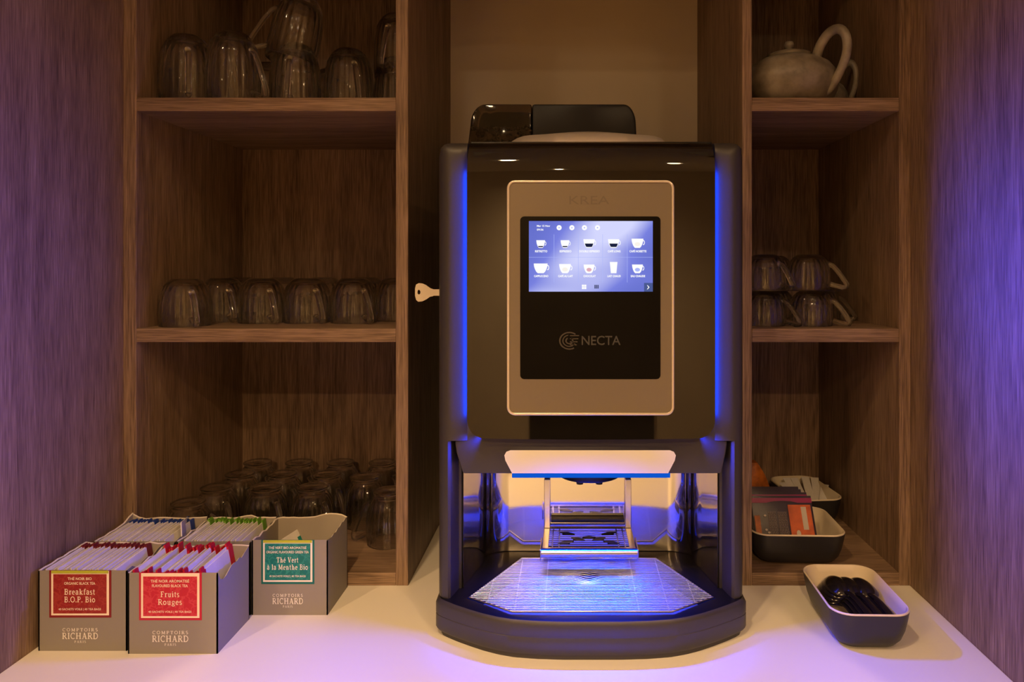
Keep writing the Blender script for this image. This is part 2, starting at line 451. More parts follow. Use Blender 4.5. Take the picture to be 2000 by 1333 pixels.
# ------------------------------------------------------------------ the setting
YF, YB, YW = 1.109, 1.469, 1.502            # cabinet front, cabinet back panel, alcove wall
XL, XR = -.692, .527                         # wooden side walls
ZC, ZFL = 1.60, -.90
def struct(name, mb, m, **k): return tag(mb.build(name, m, **k), kind='structure')
struct('wall_left', MB().box(XL-.028, XL, .45, YW+.02, -.88, ZC), wood_v)
struct('wall_right', MB().box(XR, XR+.028, .45, YW+.02, -.88, ZC), wood_v)
struct('wall_back', MB().box(XL-.028, XR+.028, YW, YW+.05, -.88, ZC), M_wall)
struct('floor', MB().box(-2.2, 2.0, -2.9, 1.6, ZFL-.05, ZFL), M_floor)
struct('ceiling', MB().box(-2.2, 2.0, -2.9, 1.6, ZC, ZC+.05), M_ceil)
struct('wall_front_left', MB().box(-2.2, XL-.028, .55, .70, ZFL, ZC), M_room)
struct('wall_front_right', MB().box(XR+.028, 2.0, .55, .70, ZFL, ZC), M_room)
struct('wall_room_left', MB().box(-2.25, -2.2, -2.9, .70, ZFL, ZC), M_room)
struct('wall_room_right', MB().box(2.0, 2.05, -2.9, .70, ZFL, ZC), M_room)
struct('wall_room_rear', MB().box(-2.2, 2.0, -2.95, -2.9, ZFL, ZC), M_room)
struct('reflection_panel', MB().box(-.62, .92, -2.9, -2.86, ZFL, 1.25), M_dark)  # unseen dark panel, added to blacken the middle of the machine door's reflection
struct('trim_1', MB().box(XL, XR, YF, YW, 1.114, ZC), wood_v)
struct('trim_2', MB().box(-.251, .266, YF, YW, 1.093, 1.114), wood_h)

worktop = MB().box(XL, XR, .52, YW, -.04, 0).build('worktop', M_top, bevel=.002)
tag(worktop, 'white laminate worktop running under the coffee machine and shelves', 'worktop')
base_cab = thing('base_cabinet', ((XL+XR)/2, .8, ZFL), 'oak base cabinet carrying the white worktop', 'cabinet')
MB().box(XL+.003, XR-.003, .58, YW-.003, -.88, -.0405).build('body', wood_v, base_cab)
for i in range(3):
    w = (XR-XL)/3
    MB().box(XL+i*w+.003, XL+(i+1)*w-.003, .56, .58, -.80, -.045).build('door', wood_v, base_cab, bevel=.002)

def shelf_unit(name, label, xs):
    x0, x1, x2, x3 = xs
    t = thing(name, ((x0+x3)/2, (YF+YB)/2, 0), label, 'shelf unit')
    MB().box(x0, x1, YF, YW, 0, 1.114).build('side_panel', wood_v, t, bevel=.0008, segs=1)
    MB().box(x2, x3, YF, YW, 0, 1.114).build('side_panel', wood_v, t, bevel=.0008, segs=1)
    MB().box(x1, x2, YB, YW, .0, 1.114).build('back_panel', wood_v, t)
    MB().box(x1, x2, YF, YB, 0, .0198).build('bottom_panel', wood_h, t, bevel=.0008, segs=1)
    for (za, zb) in ((.377, .398), (.735, .756)):
        MB().box(x1, x2, YF+.0005, YB, za, zb).build('shelf', wood_h, t, bevel=.0008, segs=1)
    MB().box(x1, x2, YF, YB, 1.093, 1.114).build('top_panel', wood_h, t)
    return t
shelf_unit('shelf_unit', 'wide oak shelf unit holding glass mugs left of the coffee machine', (XL, -.672, -.270, -.251))
shelf_unit('shelf_unit', 'narrow oak shelf unit with teapots, cups and bowls right of the coffee machine', (.266, .281, .509, XR))

# ceiling lamps
def downlight(x, y, watts, label, size=.035, cone=150, blend=.6):
    t = thing('ceiling_light', (x, y, ZC), label, 'ceiling light', 'recessed ceiling spotlights')
    prof = [(.052, ZC), (.052, ZC-.004), (.040, ZC-.006), (.038, ZC-.002)]
    MB().lathe([(r, z) for r, z in prof], 32, (x, y)).build('rim', M_satin, t, smooth=40)
    MB().lathe([(.037, ZC-.0062), (.037, ZC-.0072)], 24, (x, y)).build('lens', M_lens, t)
    ld = bpy.data.lights.new('spot_lamp', 'SPOT'); ld.energy = watts; ld.color = WARM
    ld.spot_size = math.radians(cone); ld.spot_blend = blend; ld.shadow_soft_size = size
    lo = bpy.data.objects.new('lamp_bulb', ld); COL.objects.link(lo); lo.parent = t
    lo.location = (0, 0, -.012)
downlight(-.33, .06, KEY_W, 'round ceiling spotlight nearest to the coffee machine', .035, 118, .95)
downlight(1.05, -.9, ROOM_W, 'round ceiling spotlight towards the right of the room')
downlight(-1.35, -.9, ROOM_W, 'round ceiling spotlight towards the left of the room')
downlight(.55, -.35, 9.0, 'added unseen ceiling spotlight close in front of the narrow shelf unit')  # extra unseen lamp, added to put sparkle on the glassware
downlight(-1.0, -.2, 9.0, 'added unseen ceiling spotlight close in front of the wide shelf unit')  # likewise added out of view, for glints in the mugs
downlight(-.2, -1.9, REAR_W, 'round ceiling spotlight at the rear of the room')

# ------------------------------------------------------------------ coffee machine
MX = .0278
cm = thing('coffee_machine', (MX, 1.2, 0), 'black bean-to-cup coffee machine with lit touch screen and blue side lights', 'coffee machine')
def mirx(pts): return [(2*MX - p[0], *p[1:]) for p in pts]

# rear housing and sides
MB().box(-.150, 2*MX+.150, 1.00, 1.46, .228, .655).build('body', M_shell, cm, bevel=.004)
MB().box(-.150, 2*MX+.150, 1.130, 1.46, .02, .228).build('rear_housing', M_shell, cm, bevel=.002)
for s in (0, 1):
    pts = [(-.1795, .02), (-.150, .02), (-.150, .655), (-.165, .655)] + [(-.165-.0145*math.sin(a), .6405+.0145*math.cos(a)) for a in [i*math.pi/12 for i in range(7)]]
    if s: pts = mirx(pts)
    MB().prism(pts, .99, 1.46).build('side_panel', M_shell, cm, bevel=.0015, smooth=40)

# front columns: rounded upper part beside the door, slimmer lower part beside the dispensing bay
ZJ = Z(862, .957); ZT = .6615
for s in (0, 1):
    up = [(-.136, 1.0), (-.1382, .974), (-.1382, .9612), (-.142, .9592), (-.148, .9580), (-.156, .9578), (-.163, .9588), (-.170, .9618), (-.1752, .9668), (-.1785, .976), (-.1785, 1.0)]
    r = .020; rings = []
    for z in [ZJ, .3, .4, .5, .6, ZT-r] + [ZT - r + r*math.sin(a) for a in [math.pi/2*i/8 for i in range(1, 9)]]:
        t = max(0, z-(ZT-r)); ins = r - math.sqrt(max(0, r*r-t*t))
        ring = [(max(x, -.1785+ins), max(y, .9578+ins*.9) if y < .999 else y, z) for x, y in up]
        rings.append(mirx(ring) if s else ring)
    mb = MB().loft(rings)
    lo = [(-.1480, 1.02), (-.1510, 1.004), (-.1572, .974), (-.1590, .9675), (-.1605, .9615), (-.164, .9592), (-.170, .9618), (-.1752, .9668), (-.1785, .976), (-.1785, 1.02)]
    if s: lo = mirx(lo)
    mb.loft([[(x, y, z) for x, y in lo] for z in (.046, .12, .2, ZJ)])
    mb.build('front_column', M_shell, cm, smooth=40)

# apron under the door
ya = .9612
def px(pts, Y): return [(X(a, Y), Z(b, Y)) for a, b in pts]
MB().prism(px([(906,800),(906,859),(888,862),(891,885),(904,926),(1409,926),(1418,885),(1421,862),(1403,859),(1403,800)], ya), ya, .973).build('apron', M_shell, cm, bevel=.0025, smooth=30)
MB().box(-.149, 2*MX+.149, .973, 1.128, .224, .2285).build('bay_ceiling', M_black, cm)

# door: glossy black, slightly bulging, top curling back, bottom corners rounded
dx0, dx1 = X(912, .941), X(1397, .941); dz0, dz1 = Z(857, .941), .6625
rows = []; cr = .0235
zs = [dz0 + cr*(1-math.cos(a)) for a in [math.pi/2*i/8 for i in range(9)]] + [dz0 + cr + (dz1-.045-dz0-cr)*i/14 for i in range(1, 15)] + [dz1-.045 + .045*math.sin(math.pi/2*i/10) for i in range(1, 11)]
for z in zs:
    ins = 0
    if z < dz0 + cr: ins = cr - math.sqrt(max(0, cr*cr - (dz0+cr-z)**2))
    back = 0
    if z > dz1-.045:
        q = (z-(dz1-.045))/.045; back = .040*(1-math.sqrt(max(0, 1-q*q)))
    row = []
    for i in range(25):
        u = -1 + 2*i/24
        x = (dx0+ins) + (dx1-dx0-2*ins)*(u+1)/2
        ux = (x-(dx0+dx1)/2)/((dx1-dx0)/2)
        row.append((x, .9335 + .0075*ux*ux + .0015*((z-.46)/.2)**2 + back, z))
    rows.append(row)
door = MB().shell(rows, (0, .006, 0)).build('door', M_gloss, cm, smooth=50)
MB().box(dx0+.0082, dx1-.0082, .947, 1.0, dz0+.005, .645).build('door_core', M_black, cm)
for s in (0, 1):
    sg = 1 if s == 0 else -1
    ex_ = dx0 if s == 0 else dx1
    MB().box(min(ex_+sg*.0012, ex_+sg*.0030), max(ex_+sg*.0012, ex_+sg*.0030), .9478, .9530, dz0+.024, .622).build('side_light_strip', M_led_s, cm)
    MB().box(min(ex_+sg*.0030, ex_+sg*.0080), max(ex_+sg*.0030, ex_+sg*.0080), .9472, .9660, dz0+.020, .628).build('strip_carrier', M_black, cm)
    MB().box(min(ex_+sg*.0018, ex_+sg*.0030), max(ex_+sg*.0018, ex_+sg*.0030), .9560, .9610, dz0+.020, .628).build('glow_strip', M_led_d, cm)
def led_beam(name, loc, direction, sx_, sy_, watts, spread):
    ld = bpy.data.lights.new(name, 'AREA'); ld.shape = 'RECTANGLE'; ld.size = sx_; ld.size_y = sy_
    ld.energy = watts; ld.color = (.0, .032, 1.0); ld.spread = math.radians(spread)
    lo = bpy.data.objects.new(name, ld); COL.objects.link(lo); lo.parent = cm
    lo.location = Vector(loc) - ORG[cm.name]
    lo.rotation_euler = Vector(direction).to_track_quat('-Z', 'Y').to_euler()
for sg, ex_ in ((-1, dx0), (1, dx1)):      # the lenses of the side strips throw their light sideways, those at the lower corners down
    led_beam('side_strip_lens', (ex_+sg*.0008, .9508, .45), (sg*.94, -.34, 0), .005, .33, LED_BEAM*(.55 if sg < 0 else 1), 85)
    led_beam('corner_lens', (ex_-sg*.022, .9500, dz0-.0015), (sg*.72, -.42, -.55), .030, .006, LED_CORNER, 105)
MB().box(dx0+.03, dx1-.03, .9485, .9565, dz0+.0025, dz0+.0045).build('lower_light_strip', M_led_d, cm)
MB().box(-.1365, 2*MX+.1365, .972, 1.03, .655, .6635).build('top_cover', M_black, cm, bevel=.002)

# screen module on the door
ys = .9225
fx0, fx1, fz0, fz1 = X(990, ys), X(1317, ys), Z(812, ys), Z(352, ys)
scr = MB().prism(rrect(fx0+.002, fx1-.002, fz0+.002, fz1-.002, .009, 6), ys+.001, .947).build('screen_housing', M_taupe, cm, bevel=.0006, segs=1, smooth=35)
o1, o2 = rrect(fx0, fx1, fz0, fz1, .0105, 6), rrect(fx0+.0030, fx1-.0030, fz0+.0030, fz1-.0030, .0078, 6)
def ring(mb, a, b, y0, y1):
    return mb.loft([[(p[0], y1, p[1]) for p in a], [(p[0], y0+.001, p[1]) for p in a], [((p[0]*.6+q[0]*.4), y0, (p[1]*.6+q[1]*.4)) for p, q in zip(a, b)], [(p[0], y0+.0006, p[1]) for p in b], [(p[0], y0+.003, p[1]) for p in b]], cap=False)
ring(MB(), o1, o2, ys-.0010, .945).build('chrome_rim', M_chrome, scr, smooth=60)
yg = ys+.0004
disp = MB().prism(rrect(X(1016, yg), X(1290, yg), Z(741, yg), Z(423, yg), .0052, 5), yg, yg+.003).build('display_glass', M_gloss, cm)
yl = yg-.0003
lx0, lx1, lz0, lz1 = X(1033, yl), X(1275, yl), Z(570, yl), Z(432, yl)
MB().box(lx0, lx1, yl, yg, lz0, lz1).build('lit_display', M_lcd, disp)
tag(disp, 'black glass touch screen showing rows of drinks')
yi = yl - .0002
def sx(p): return X(p, yi)
def sz(p): return Z(p, yi)
k = yi/F
# grid lines, status bar, page marks
mb = MB()
for gx in (1082, 1129.5, 1177, 1225): mb.box(sx(gx)-.00022, sx(gx)+.00022, yi, yl, sz(552), sz(458))
mb.box(lx0, lx1, yi, yl, sz(503)-.0002, sz(503)+.0002)
mb.build('grid_lines', M_line_e, disp)
mb = MB()
for bx in (1092, 1117, 1141.5, 1167):
    mb.prism([(sx(bx)+.0033*math.cos(a), sz(445)+.0033*math.sin(a)) for a in [i*math.pi/10 for i in range(20)]], yi, yl)
mb.mi = 1
for i, bx in enumerate((1092, 1117, 1141.5, 1167)): mb.box(sx(bx)-.0008, sx(bx)+.0008, yi-.0001, yi, sz(445)-.0008, sz(445)+.0008)
mb.build('status_icons', [M_white_e, M_line_e], disp)
mb = MB(); add_text(mb, 'Mar 15 Nov', sx(1061.5), sz(443.2), 26*k, 3.6*k, yi, .03); add_text(mb, '09:36', sx(1055), sz(450.5), 13*k, 3.6*k, yi, .03)
mb.build('clock_text', M_white_e, disp)
mb = MB()
for i in (0, 1):
    for j in (0, 1): mb.box(sx(1136.5+4.6*i), sx(1140.6+4.6*i), yi, yl, sz(560.5+4.6*j), sz(556.4+4.6*j))
mb.build('page_icon', M_white_e, disp)
mb = MB()
for i in range(3):
    for j in range(3): mb.box(sx(1161+3*i), sx(1163.2+3*i), yi, yl, sz(559+2.4*j), sz(557+2.4*j))
mb.build('page_icon', M_dark_e, disp)
mb = MB().box(sx(1258), lx1, yi, yl, lz0, sz(553)); mb.mi = 1
mb.prism([(sx(1263.5), sz(557.5)), (sx(1265), sz(557.5)), (sx(1268.6), sz(561.5)), (sx(1265), sz(565.5)), (sx(1263.5), sz(565.5)), (sx(1266.4), sz(561.5))], yi-.0002, yi)
mb.build('next_button', [M_btn_e, M_white_e], disp)

def cup_icon(cx, bot, w, h, kind):
    """a small cup picture: bowl outline, drink, ring handle"""
    mb = MB()
    def bowl(w0, h0, ins=0, top=1.0):
        n = 8; pts = []
        for i in range(n+1):
            t = i/n; pts.append((cx + (w0/2)*(.42+.58*math.sin(t*math.pi/2)**.7), bot - h0*top*t))
        return [(sx(a), sz(b)) for a, b in pts] + [(sx(2*cx-a), sz(b)) for a, b in reversed(pts)]
    if kind == 'tall':
        mb.prism([(sx(cx-w*.36), sz(bot)), (sx(cx+w*.36), sz(bot)), (sx(cx+w/2), sz(bot-h)), (sx(cx-w/2), sz(bot-h))], yi, yl)
    else:
        mb.prism(bowl(w, h), yi, yl)
        hr = h*.27
        ro = [(sx(cx+w*.5+hr*.55*math.cos(a)*1.1), sz(bot-h*.58-hr*math.sin(a))) for a in [math.pi*(-.6+1.2*i/10) for i in range(11)]]
        ri = [(sx(cx+w*.5+hr*.30*math.cos(a)*1.1), sz(bot-h*.58-hr*.62*math.sin(a))) for a in [math.pi*(-.6+1.2*i/10) for i in range(11)]]
        mb.add([(p[0], yi, p[1]) for p in ro] + [(p[0], yi, p[1]) for p in ri], [(i, i+1, 12+i, 11+i) for i in range(10)])
        if kind in ('dark', 'low'):
            mb.mi = 1
            top = .62 if kind == 'dark' else .34
            pts = bowl(w*.86, h, top=1)
            lim = bot - h*top
            sel = [(p[0], max(p[1], sz(bot-h*.10))) for p in pts if p[1] <= sz(lim)]
            if len(sel) > 2: mb.prism(sel, yi-.0002, yi)
        if kind in ('foam', 'pink', 'water'):
            mb.mi = {'foam': 2, 'pink': 3, 'water': 4}[kind]
            mb.prism([(sx(cx+w*.24*math.cos(a)), sz(bot-h*.40+h*.22*math.sin(a))) for a in [i*math.pi/8 for i in range(16)]], yi-.0002, yi)
    mb.build('drink_icon', [M_white_e, M_dark_e, M_cream_e, M_pink_e, M_line_e], disp)
cols = (1057, 1104.5, 1151.5, 1199.5, 1246)
for c, (w, h, kd) in zip(cols, ((17,15,'low'),(17,15,'low'),(22,17,'dark'),(22,17,'dark'),(23,18,'foam'))): cup_icon(c-1, 484.5, w, h, kd)
for c, (w, h, kd) in zip(cols, ((27,19,'white'),(23,18,'foam'),(21,17,'pink'),(15,22,'tall'),(21,17,'water'))): cup_icon(c-1, 534, w, h, kd)
for c, s, w in zip(cols, ('RISTRETTO','ESPRESSO','DOUBLE ESPRESSO','CAFÉ LONG','CAFÉ NOISETTE'), (24,23,40,25,33)):
    mb = MB(); add_text(mb, s, sx(c), sz(493), w*k, 4.0*k, yi, .04); mb.build('drink_caption', M_white_e, disp)
for c, s, w in zip(cols, ('CAPPUCCINO','CAFÉ AU LAIT','CHOCOLAT','LAIT CHAUD','EAU CHAUDE'), (28,29,24,26,28)):
    mb = MB(); add_text(mb, s, sx(c), sz(541.5), w*k, 4.0*k, yi, .04); mb.build('drink_caption', M_white_e, disp)
# maker's marks
mb = MB(); add_text(mb, 'NECTA', X(1174, yg), Z(674, yg), 76*k, 18.5*k, yg-.0003, .01); mb.build('maker_lettering', M_logo, disp)
mb = MB()
ex, ez = X(1112, yg), Z(666, yg)
for (r0, r1, a0, a1) in ((15,17.5,50,300),(10,12,100,330),(4.5,7,120,420)):
    A = [math.radians(a0+(a1-a0)*i/20) for i in range(21)]
    mb.add([(ex+r1*k*1.15*math.cos(a), yg-.0003, ez+r1*k*math.sin(a)) for a in A] + [(ex+r0*k*1.15*math.cos(a), yg-.0003, ez+r0*k*math.sin(a)) for a in A], [(i, i+1, 22+i, 21+i) for i in range(20)])
for i in range(4): mb.box(ex+1*k, ex+(19-i*1.5)*k, yg-.0003, yg-.0002, ez+(9-6*i)*k, ez+(11-6*i)*k)
mb.build('maker_emblem', M_logod, disp)
mb = MB(); add_text(mb, 'KREA', X(1151, ys), Z(399, ys), 78*k, 17*k, ys+.0006, .0); mb.build('model_lettering', M_etch, scr)

# mirror plate over the bay with the blue light bar below it
yt, yb = .9430, .9560
tp = [(985+12,880),(1320-12,880),(1320-4,883),(1320,890),(1318,900),(1305,925),(1000,925),(987,900),(985,890),(985+4,883)]
fr = []
for a, b in tp:
    q = (b-880)/45; Y = yt + (yb-yt)*q
    fr.append((X(a, Y), Y, Z(b, Y)))
n = len(fr)
MB().add(fr + [(p[0], .9625, p[2]) for p in fr], [tuple(range(n)), tuple(range(2*n-1, n-1, -1))] + [(i, (i+1) % n, n+(i+1) % n, n+i) for i in range(n)]).build('mirror_plate', M_mirror, cm)
lb0, lb1 = X(1000, .957), X(1309, .957)
MB().box(lb0, lb1, .957, .962, .2115, .2170).build('light_bar_cover', M_led_c, cm)
MB().box(lb0+.02, lb1-.02, .974, .984, .2195, .2235).build('light_bar', M_led_b, cm)

led_beam('light_bar_lens', ((lb0+lb1)/2, .979, .2192), (0, -.06, -1), lb1-lb0-.04, .009, LED_BAR, 78)
# dispensing bay: folded sheet of polished steel
plan = [(-.1475, .990), (-.1440, 1.012), (-.1370, 1.045), (-.1300, 1.075)]
plan += [(-.095-.0355*math.cos(a), 1.0845+.0355*math.sin(a)) for a in [math.radians(12+78*i/8) for i in range(9)]]
plan = plan + [(2*MX-p[0], p[1]) for p in reversed(plan)]
outer = [(p[0] + (-.0015 if p[0] < MX else .0015), p[1]+.0015) for p in plan]
loop = plan + outer[::-1]
MB().loft([[(p[0], p[1], z) for p in loop] for z in (.050, .2245)]).build('bay_wall', M_steel, cm, smooth=35)
MB().lathe([(.047, .224), (.047, .196), (.044, .192), (.030, .1905)], 40, (MX, 1.042)).build('spout_housing', M_black, cm, smooth=40)
for dx in (-.014, .014):
    MB().lathe([(.006, .192), (.005, .178), (.0035, .178)], 16, (MX+dx, 1.042)).build('spout', M_black, cm, smooth=40)

# folding cup rest
cr_z = .0905
rest = MB()
x0, x1 = -.0405, .0940
rest.box(x0, x0+.009, 1.024, 1.114, cr_z-.003, cr_z); rest.box(x1-.009, x1, 1.024, 1.114, cr_z-.003, cr_z)
rest.box(x0+.009, x1-.009, 1.024, 1.031, cr_z-.003, cr_z); rest.box(x0+.009, x1-.009, 1.104, 1.114, cr_z-.003, cr_z)
cup_rest = rest.build('cup_rest', M_satin, cm, bevel=.0006, segs=1)
mb = MB()
for i in range(8): mb.box(x0+.009, x1-.009, 1.040+i*.0075, 1.0414+i*.0075, cr_z-.0022, cr_z-.0008)
for xx in (x0+.0145, x0+.024, x1-.024, x1-.0145): mb.box(xx-.0008, xx+.0008, 1.031, 1.104, cr_z-.0022, cr_z-.0006)
mb.build('lattice', M_wire, cup_rest)
mb = MB()
for (lx, ly, ang, L, W) in ((x0+.034,1.050,25,.013,.006),(x0+.052,1.062,-30,.012,.006),(MX,1.070,0,.010,.005),(x1-.034,1.050,-25,.013,.006),(x1-.052,1.062,30,.012,.006),(x0+.036,1.085,-20,.012,.005),(x1-.036,1.085,20,.012,.005)):
    ca, sa = math.cos(math.radians(ang)), math.sin(math.radians(ang))
    pts = []
    for i in range(16):
        a = 2*math.pi*i/16; q = L*math.cos(a); w = W*math.sin(a)*(1-.5*abs(math.cos(a)))
        pts.append((lx+q*ca-w*sa, ly+q*sa+w*ca))
    mb.prism(pts, cr_z-.0026, cr_z-.0004, 'z')
mb.build('leaf_ornament', M_black, cup_rest)
rl = [(x0-.001, 1.019+.0062*math.sin(a), cr_z-.004+.0066*math.cos(a)) for a in [2*math.pi*i/20 for i in range(20)]]
MB().loft([rl, [(x1+.001, p[1], p[2]) for p in rl]]).build('front_bar', M_satin, cup_rest, smooth=40)
for xx in (x0-.0025, x1+.001): MB().box(xx, xx+.0015, 1.012, 1.06, cr_z-.013, cr_z+.003).build('end_plate', M_satin, cup_rest, bevel=.0005, segs=1)
for xx in (x0, x1-.0095): MB().box(xx, xx+.0095, 1.1045, 1.1125, cr_z, .166).build('post', M_satin, cup_rest, bevel=.001)
for xx in (x0+.001, x1-.0085): MB().box(xx, xx+.0075, 1.105, 1.116, .166, .1745).build('hinge', M_black, cup_rest)
MB().box(x0+.0105, x1-.0105, 1.106, 1.1185, .0985, .1045).build('slot_bar', M_black, cup_rest, bevel=.001)

# drip tray
C0 = (MX, .995)
half = [(-.1770, 1.13), (-.1815, .99), (-.1810, .962), (-.172, .9535), (-.155, .9410), (-.135, .9285), (-.115, .9170), (-.095, .9080), (-.074, .9015), (-.045, .8975), (-.010, .8955)]
outer = [(x, y) for x, y in half] + [(2*MX-x, y) for x, y in reversed(half)]
ih = [(-.0755, 1.092), (-.1390, .9600), (-.101, .9335), (-.0765, .9150), (-.045, .9138)]
inner = ih + [(2*MX-x, y) for x, y in reversed(ih)]
A = [2*math.pi*i/180 for i in range(180)]
ro = [ray_poly(C0, a, outer) for a in A]; ri = [ray_poly(C0, a, inner) for a in A]
def sc(ring, k): return [(C0[0]+(p[0]-C0[0])*k, C0[1]+(p[1]-C0[1])*k) for p in ring]
def R3(ring, z): return [(p[0], p[1], z) for p in ring]
mb = MB().loft([R3(sc(ro,.965), .0), R3(sc(ro,.965), .006), R3(sc(ro,.985), .0065), R3(ro, .010), R3(ro, .0275), R3(sc(ro,.997), .0280), R3(sc(ro,.997), .0288), R3(ro, .0293),
                R3(ro, .0425), R3(sc(ro,.99), .0465), R3(sc(ro,.975), .0485)], cap=False)
tray = mb.build('drip_tray', M_shell, cm, smooth=35)
MB().loft([R3(sc(ro,.975), .0485), R3(sc(ri,1.03), .0500), R3(ri, .0490), R3(ri, .022)], cap=False).build('tray_rim', M_black, tray, smooth=35)
MB().loft([R3(sc(ri,1.02), .020), R3(sc(ri,1.02), .0235)]).build('tray_basin', M_basin, tray)
gh = [(-.0735, 1.086), (-.1345, .957), (-.098, .9335), (-.0745, .9175)]
gpoly = gh + [(2*MX-x, y) for x, y in reversed(gh)]
def span(poly, y):
    xs = []
    for i in range(len(poly)):
        p, q = poly[i], poly[(i+1) % len(poly)]
        if (p[1]-y)*(q[1]-y) < 0: xs.append(p[0] + (q[0]-p[0])*(y-p[1])/(q[1]-p[1]))
    return (min(xs), max(xs)) if len(xs) > 1 else None
zw = .0525
def wob(x, y):
    d = 0
    for (cx_, cy_, s, w) in ((MX-.042, 1.030, .0035, .012), (MX-.002, 1.016, -.0045, .013), (MX+.040, 1.030, .0035, .012), (MX-.02, 1.036, .003, .010), (MX+.02, 1.036, .003, .010)):
        d += s*math.exp(-((x-cx_)**2/(w*w) + (y-cy_)**2/(.014**2)))
    return d
grate = MB().tube([(p[0], p[1], zw-.001) for p in gpoly] + [(gpoly[0][0], gpoly[0][1], zw-.001)], .0012, 6).build('tray_grate', M_wire, cm, smooth=60)
for i in range(37):
    y = .9195 + i*.00455
    sp = span(gpoly, y)
    if not sp: continue
    pts = []
    N = 34 if .995 < y < 1.06 else 4
    for j in range(N+1):
        x = sp[0] + (sp[1]-sp[0])*j/N
        w = wob(x, y)
        pts.append((x, y + w, zw - abs(w)*.6))
    MB().tube(pts, .00065, 8).build('grate_wire', M_wire, grate, smooth=85)
for xx in (-.109, -.072, -.033, .0885, .1275, .1645):
    ysn = [y/1000 for y in range(916, 1087) if span(gpoly, y/1000) and span(gpoly, y/1000)[0] <= xx <= span(gpoly, y/1000)[1]]
    if ysn: MB().tube([(xx, ysn[0], zw-.0021), (xx, ysn[-1], zw-.0014)], .0008, 6).build('cross_wire', M_wire, grate, smooth=60)
# shallow dimpled gloss-black plate under the grate
mb = MB(); rows = []
for i in range(17):
    row = []
    for j in range(41):
        x = MX-.056+.112*j/40; y = 1.003+.048*i/16
        h = 0
        for (cx_, cy_) in ((MX-.040, 1.028), (MX, 1.018), (MX+.040, 1.028)):
            d = math.hypot((x-cx_)/.013, (y-cy_)/.009); h += .007*math.exp(-d*d)
        row.append((x, y, .034 + h))
    rows.append(row)
MB().shell(rows, (0, 0, -.0015)).build('dimpled_plate', M_gloss, tray, smooth=60)
for (a, b) in ((1028, 1061), (1086, 1212), (1242, 1274)):
    MB().box(X(a, .912), X(b, .912), .9105, .9135, .0400, .0478).build('tray_clip', M_satin, tray, bevel=.0006, segs=1)

# bean hopper and lid on top
hy0, hy1 = 1.20, 1.42
hx0, hxm, hx1 = X(907, hy0), X(1038, hy0), X(1247, hy0)
hz0, hz1 = .655, Z(203, hy0)
def hop(xa, xb, left, r=.034, ins=0.0):
    pts = []
    if left:
        pts += [(xb, hz0+ins), (xb, hz1-ins)]
        pts += [(xa+ins+.010+r*(1-math.sin(a))*.75, hz1-ins-r*(1-math.cos(a))) for a in [math.pi/2*i/8 for i in range(9)]]
        pts += [(xa+ins, hz0+ins)]
    else:
        pts += [(xa, hz0+ins), (xb-ins, hz0+ins)]
        pts += [(xb-ins-.004-r*.6*(1-math.cos(a)), hz1-ins-r*(1-math.sin(a))) for a in [math.pi/2*i/8 for i in range(9)]]
        pts += [(xa, hz1-ins)]
    return pts
hopper = MB().prism(hop(hxm+.001, hx1, False), hy0, hy1).build('water_tank_cover', M_black, cm, bevel=.004, smooth=40)
sm = MB().prism(hop(hx0, hxm, True), hy0, hy1).build('bean_hopper', M_smoke, cm, bevel=.003, smooth=40)
MB().prism(hop(hx0, hxm, True, .030, .006), hy1-.012, hy1-.010).build('hopper_rear', M_hoprear, sm)
mb = MB()
ico = [(1,0,0),(-1,0,0),(0,1,0),(0,-1,0),(0,0,1),(0,0,-1)]
icf = [(0,2,4),(2,1,4),(1,3,4),(3,0,4),(2,0,5),(1,2,5),(3,1,5),(0,3,5)]
mb.box(hx0+.010, hxm-.004, hy0+.008, hy1-.014, hz0+.004, .7235)
for i in range(420):
    x = random.uniform(hx0+.014, hxm-.006); y = hy0+.010 + random.random()**2*(hy1-hy0-.03); z = .722+random.uniform(0, .007)
    if i < 220: y = hy0+.0075; z = random.uniform(hz0+.01, .730)
    M = Matrix.Rotation(random.random()*6, 3, Vector((random.random(), random.random(), random.random()+.1)).normalized())
    mb.add([tuple(M @ Vector((a*.0052, b*.0036, c*.003)) + Vector((x, y, z))) for a, b, c in ico], icf)
tag(mb.build('coffee_beans', M_bean, sm, smooth=80), kind='stuff')
lx0_, lx1_ = X(995, 1.002), X(1307, 1.002)
rows = []
for i in range(13):
    v = i/12; row = []
    for j in range(25):
        u = -1+2*j/24
        w = 1 - .06*v
        e = (1-abs(u)**14)
        row.append(((lx0_+lx1_)/2 + u*(lx1_-lx0_)/2*w, 1.002 + .15*v, .667 + e*(.0115*min(1, v*12)**.5) + .017*(1-u*u)*math.sin(math.pi*min(1, v*.9+.0))))
    rows.append(row)
rows.insert(0, [(p[0], p[1], .6635) for p in rows[0]])
MB().shell(rows, (0, 0, -.0025)).build('lid', M_lid, cm, smooth=40)

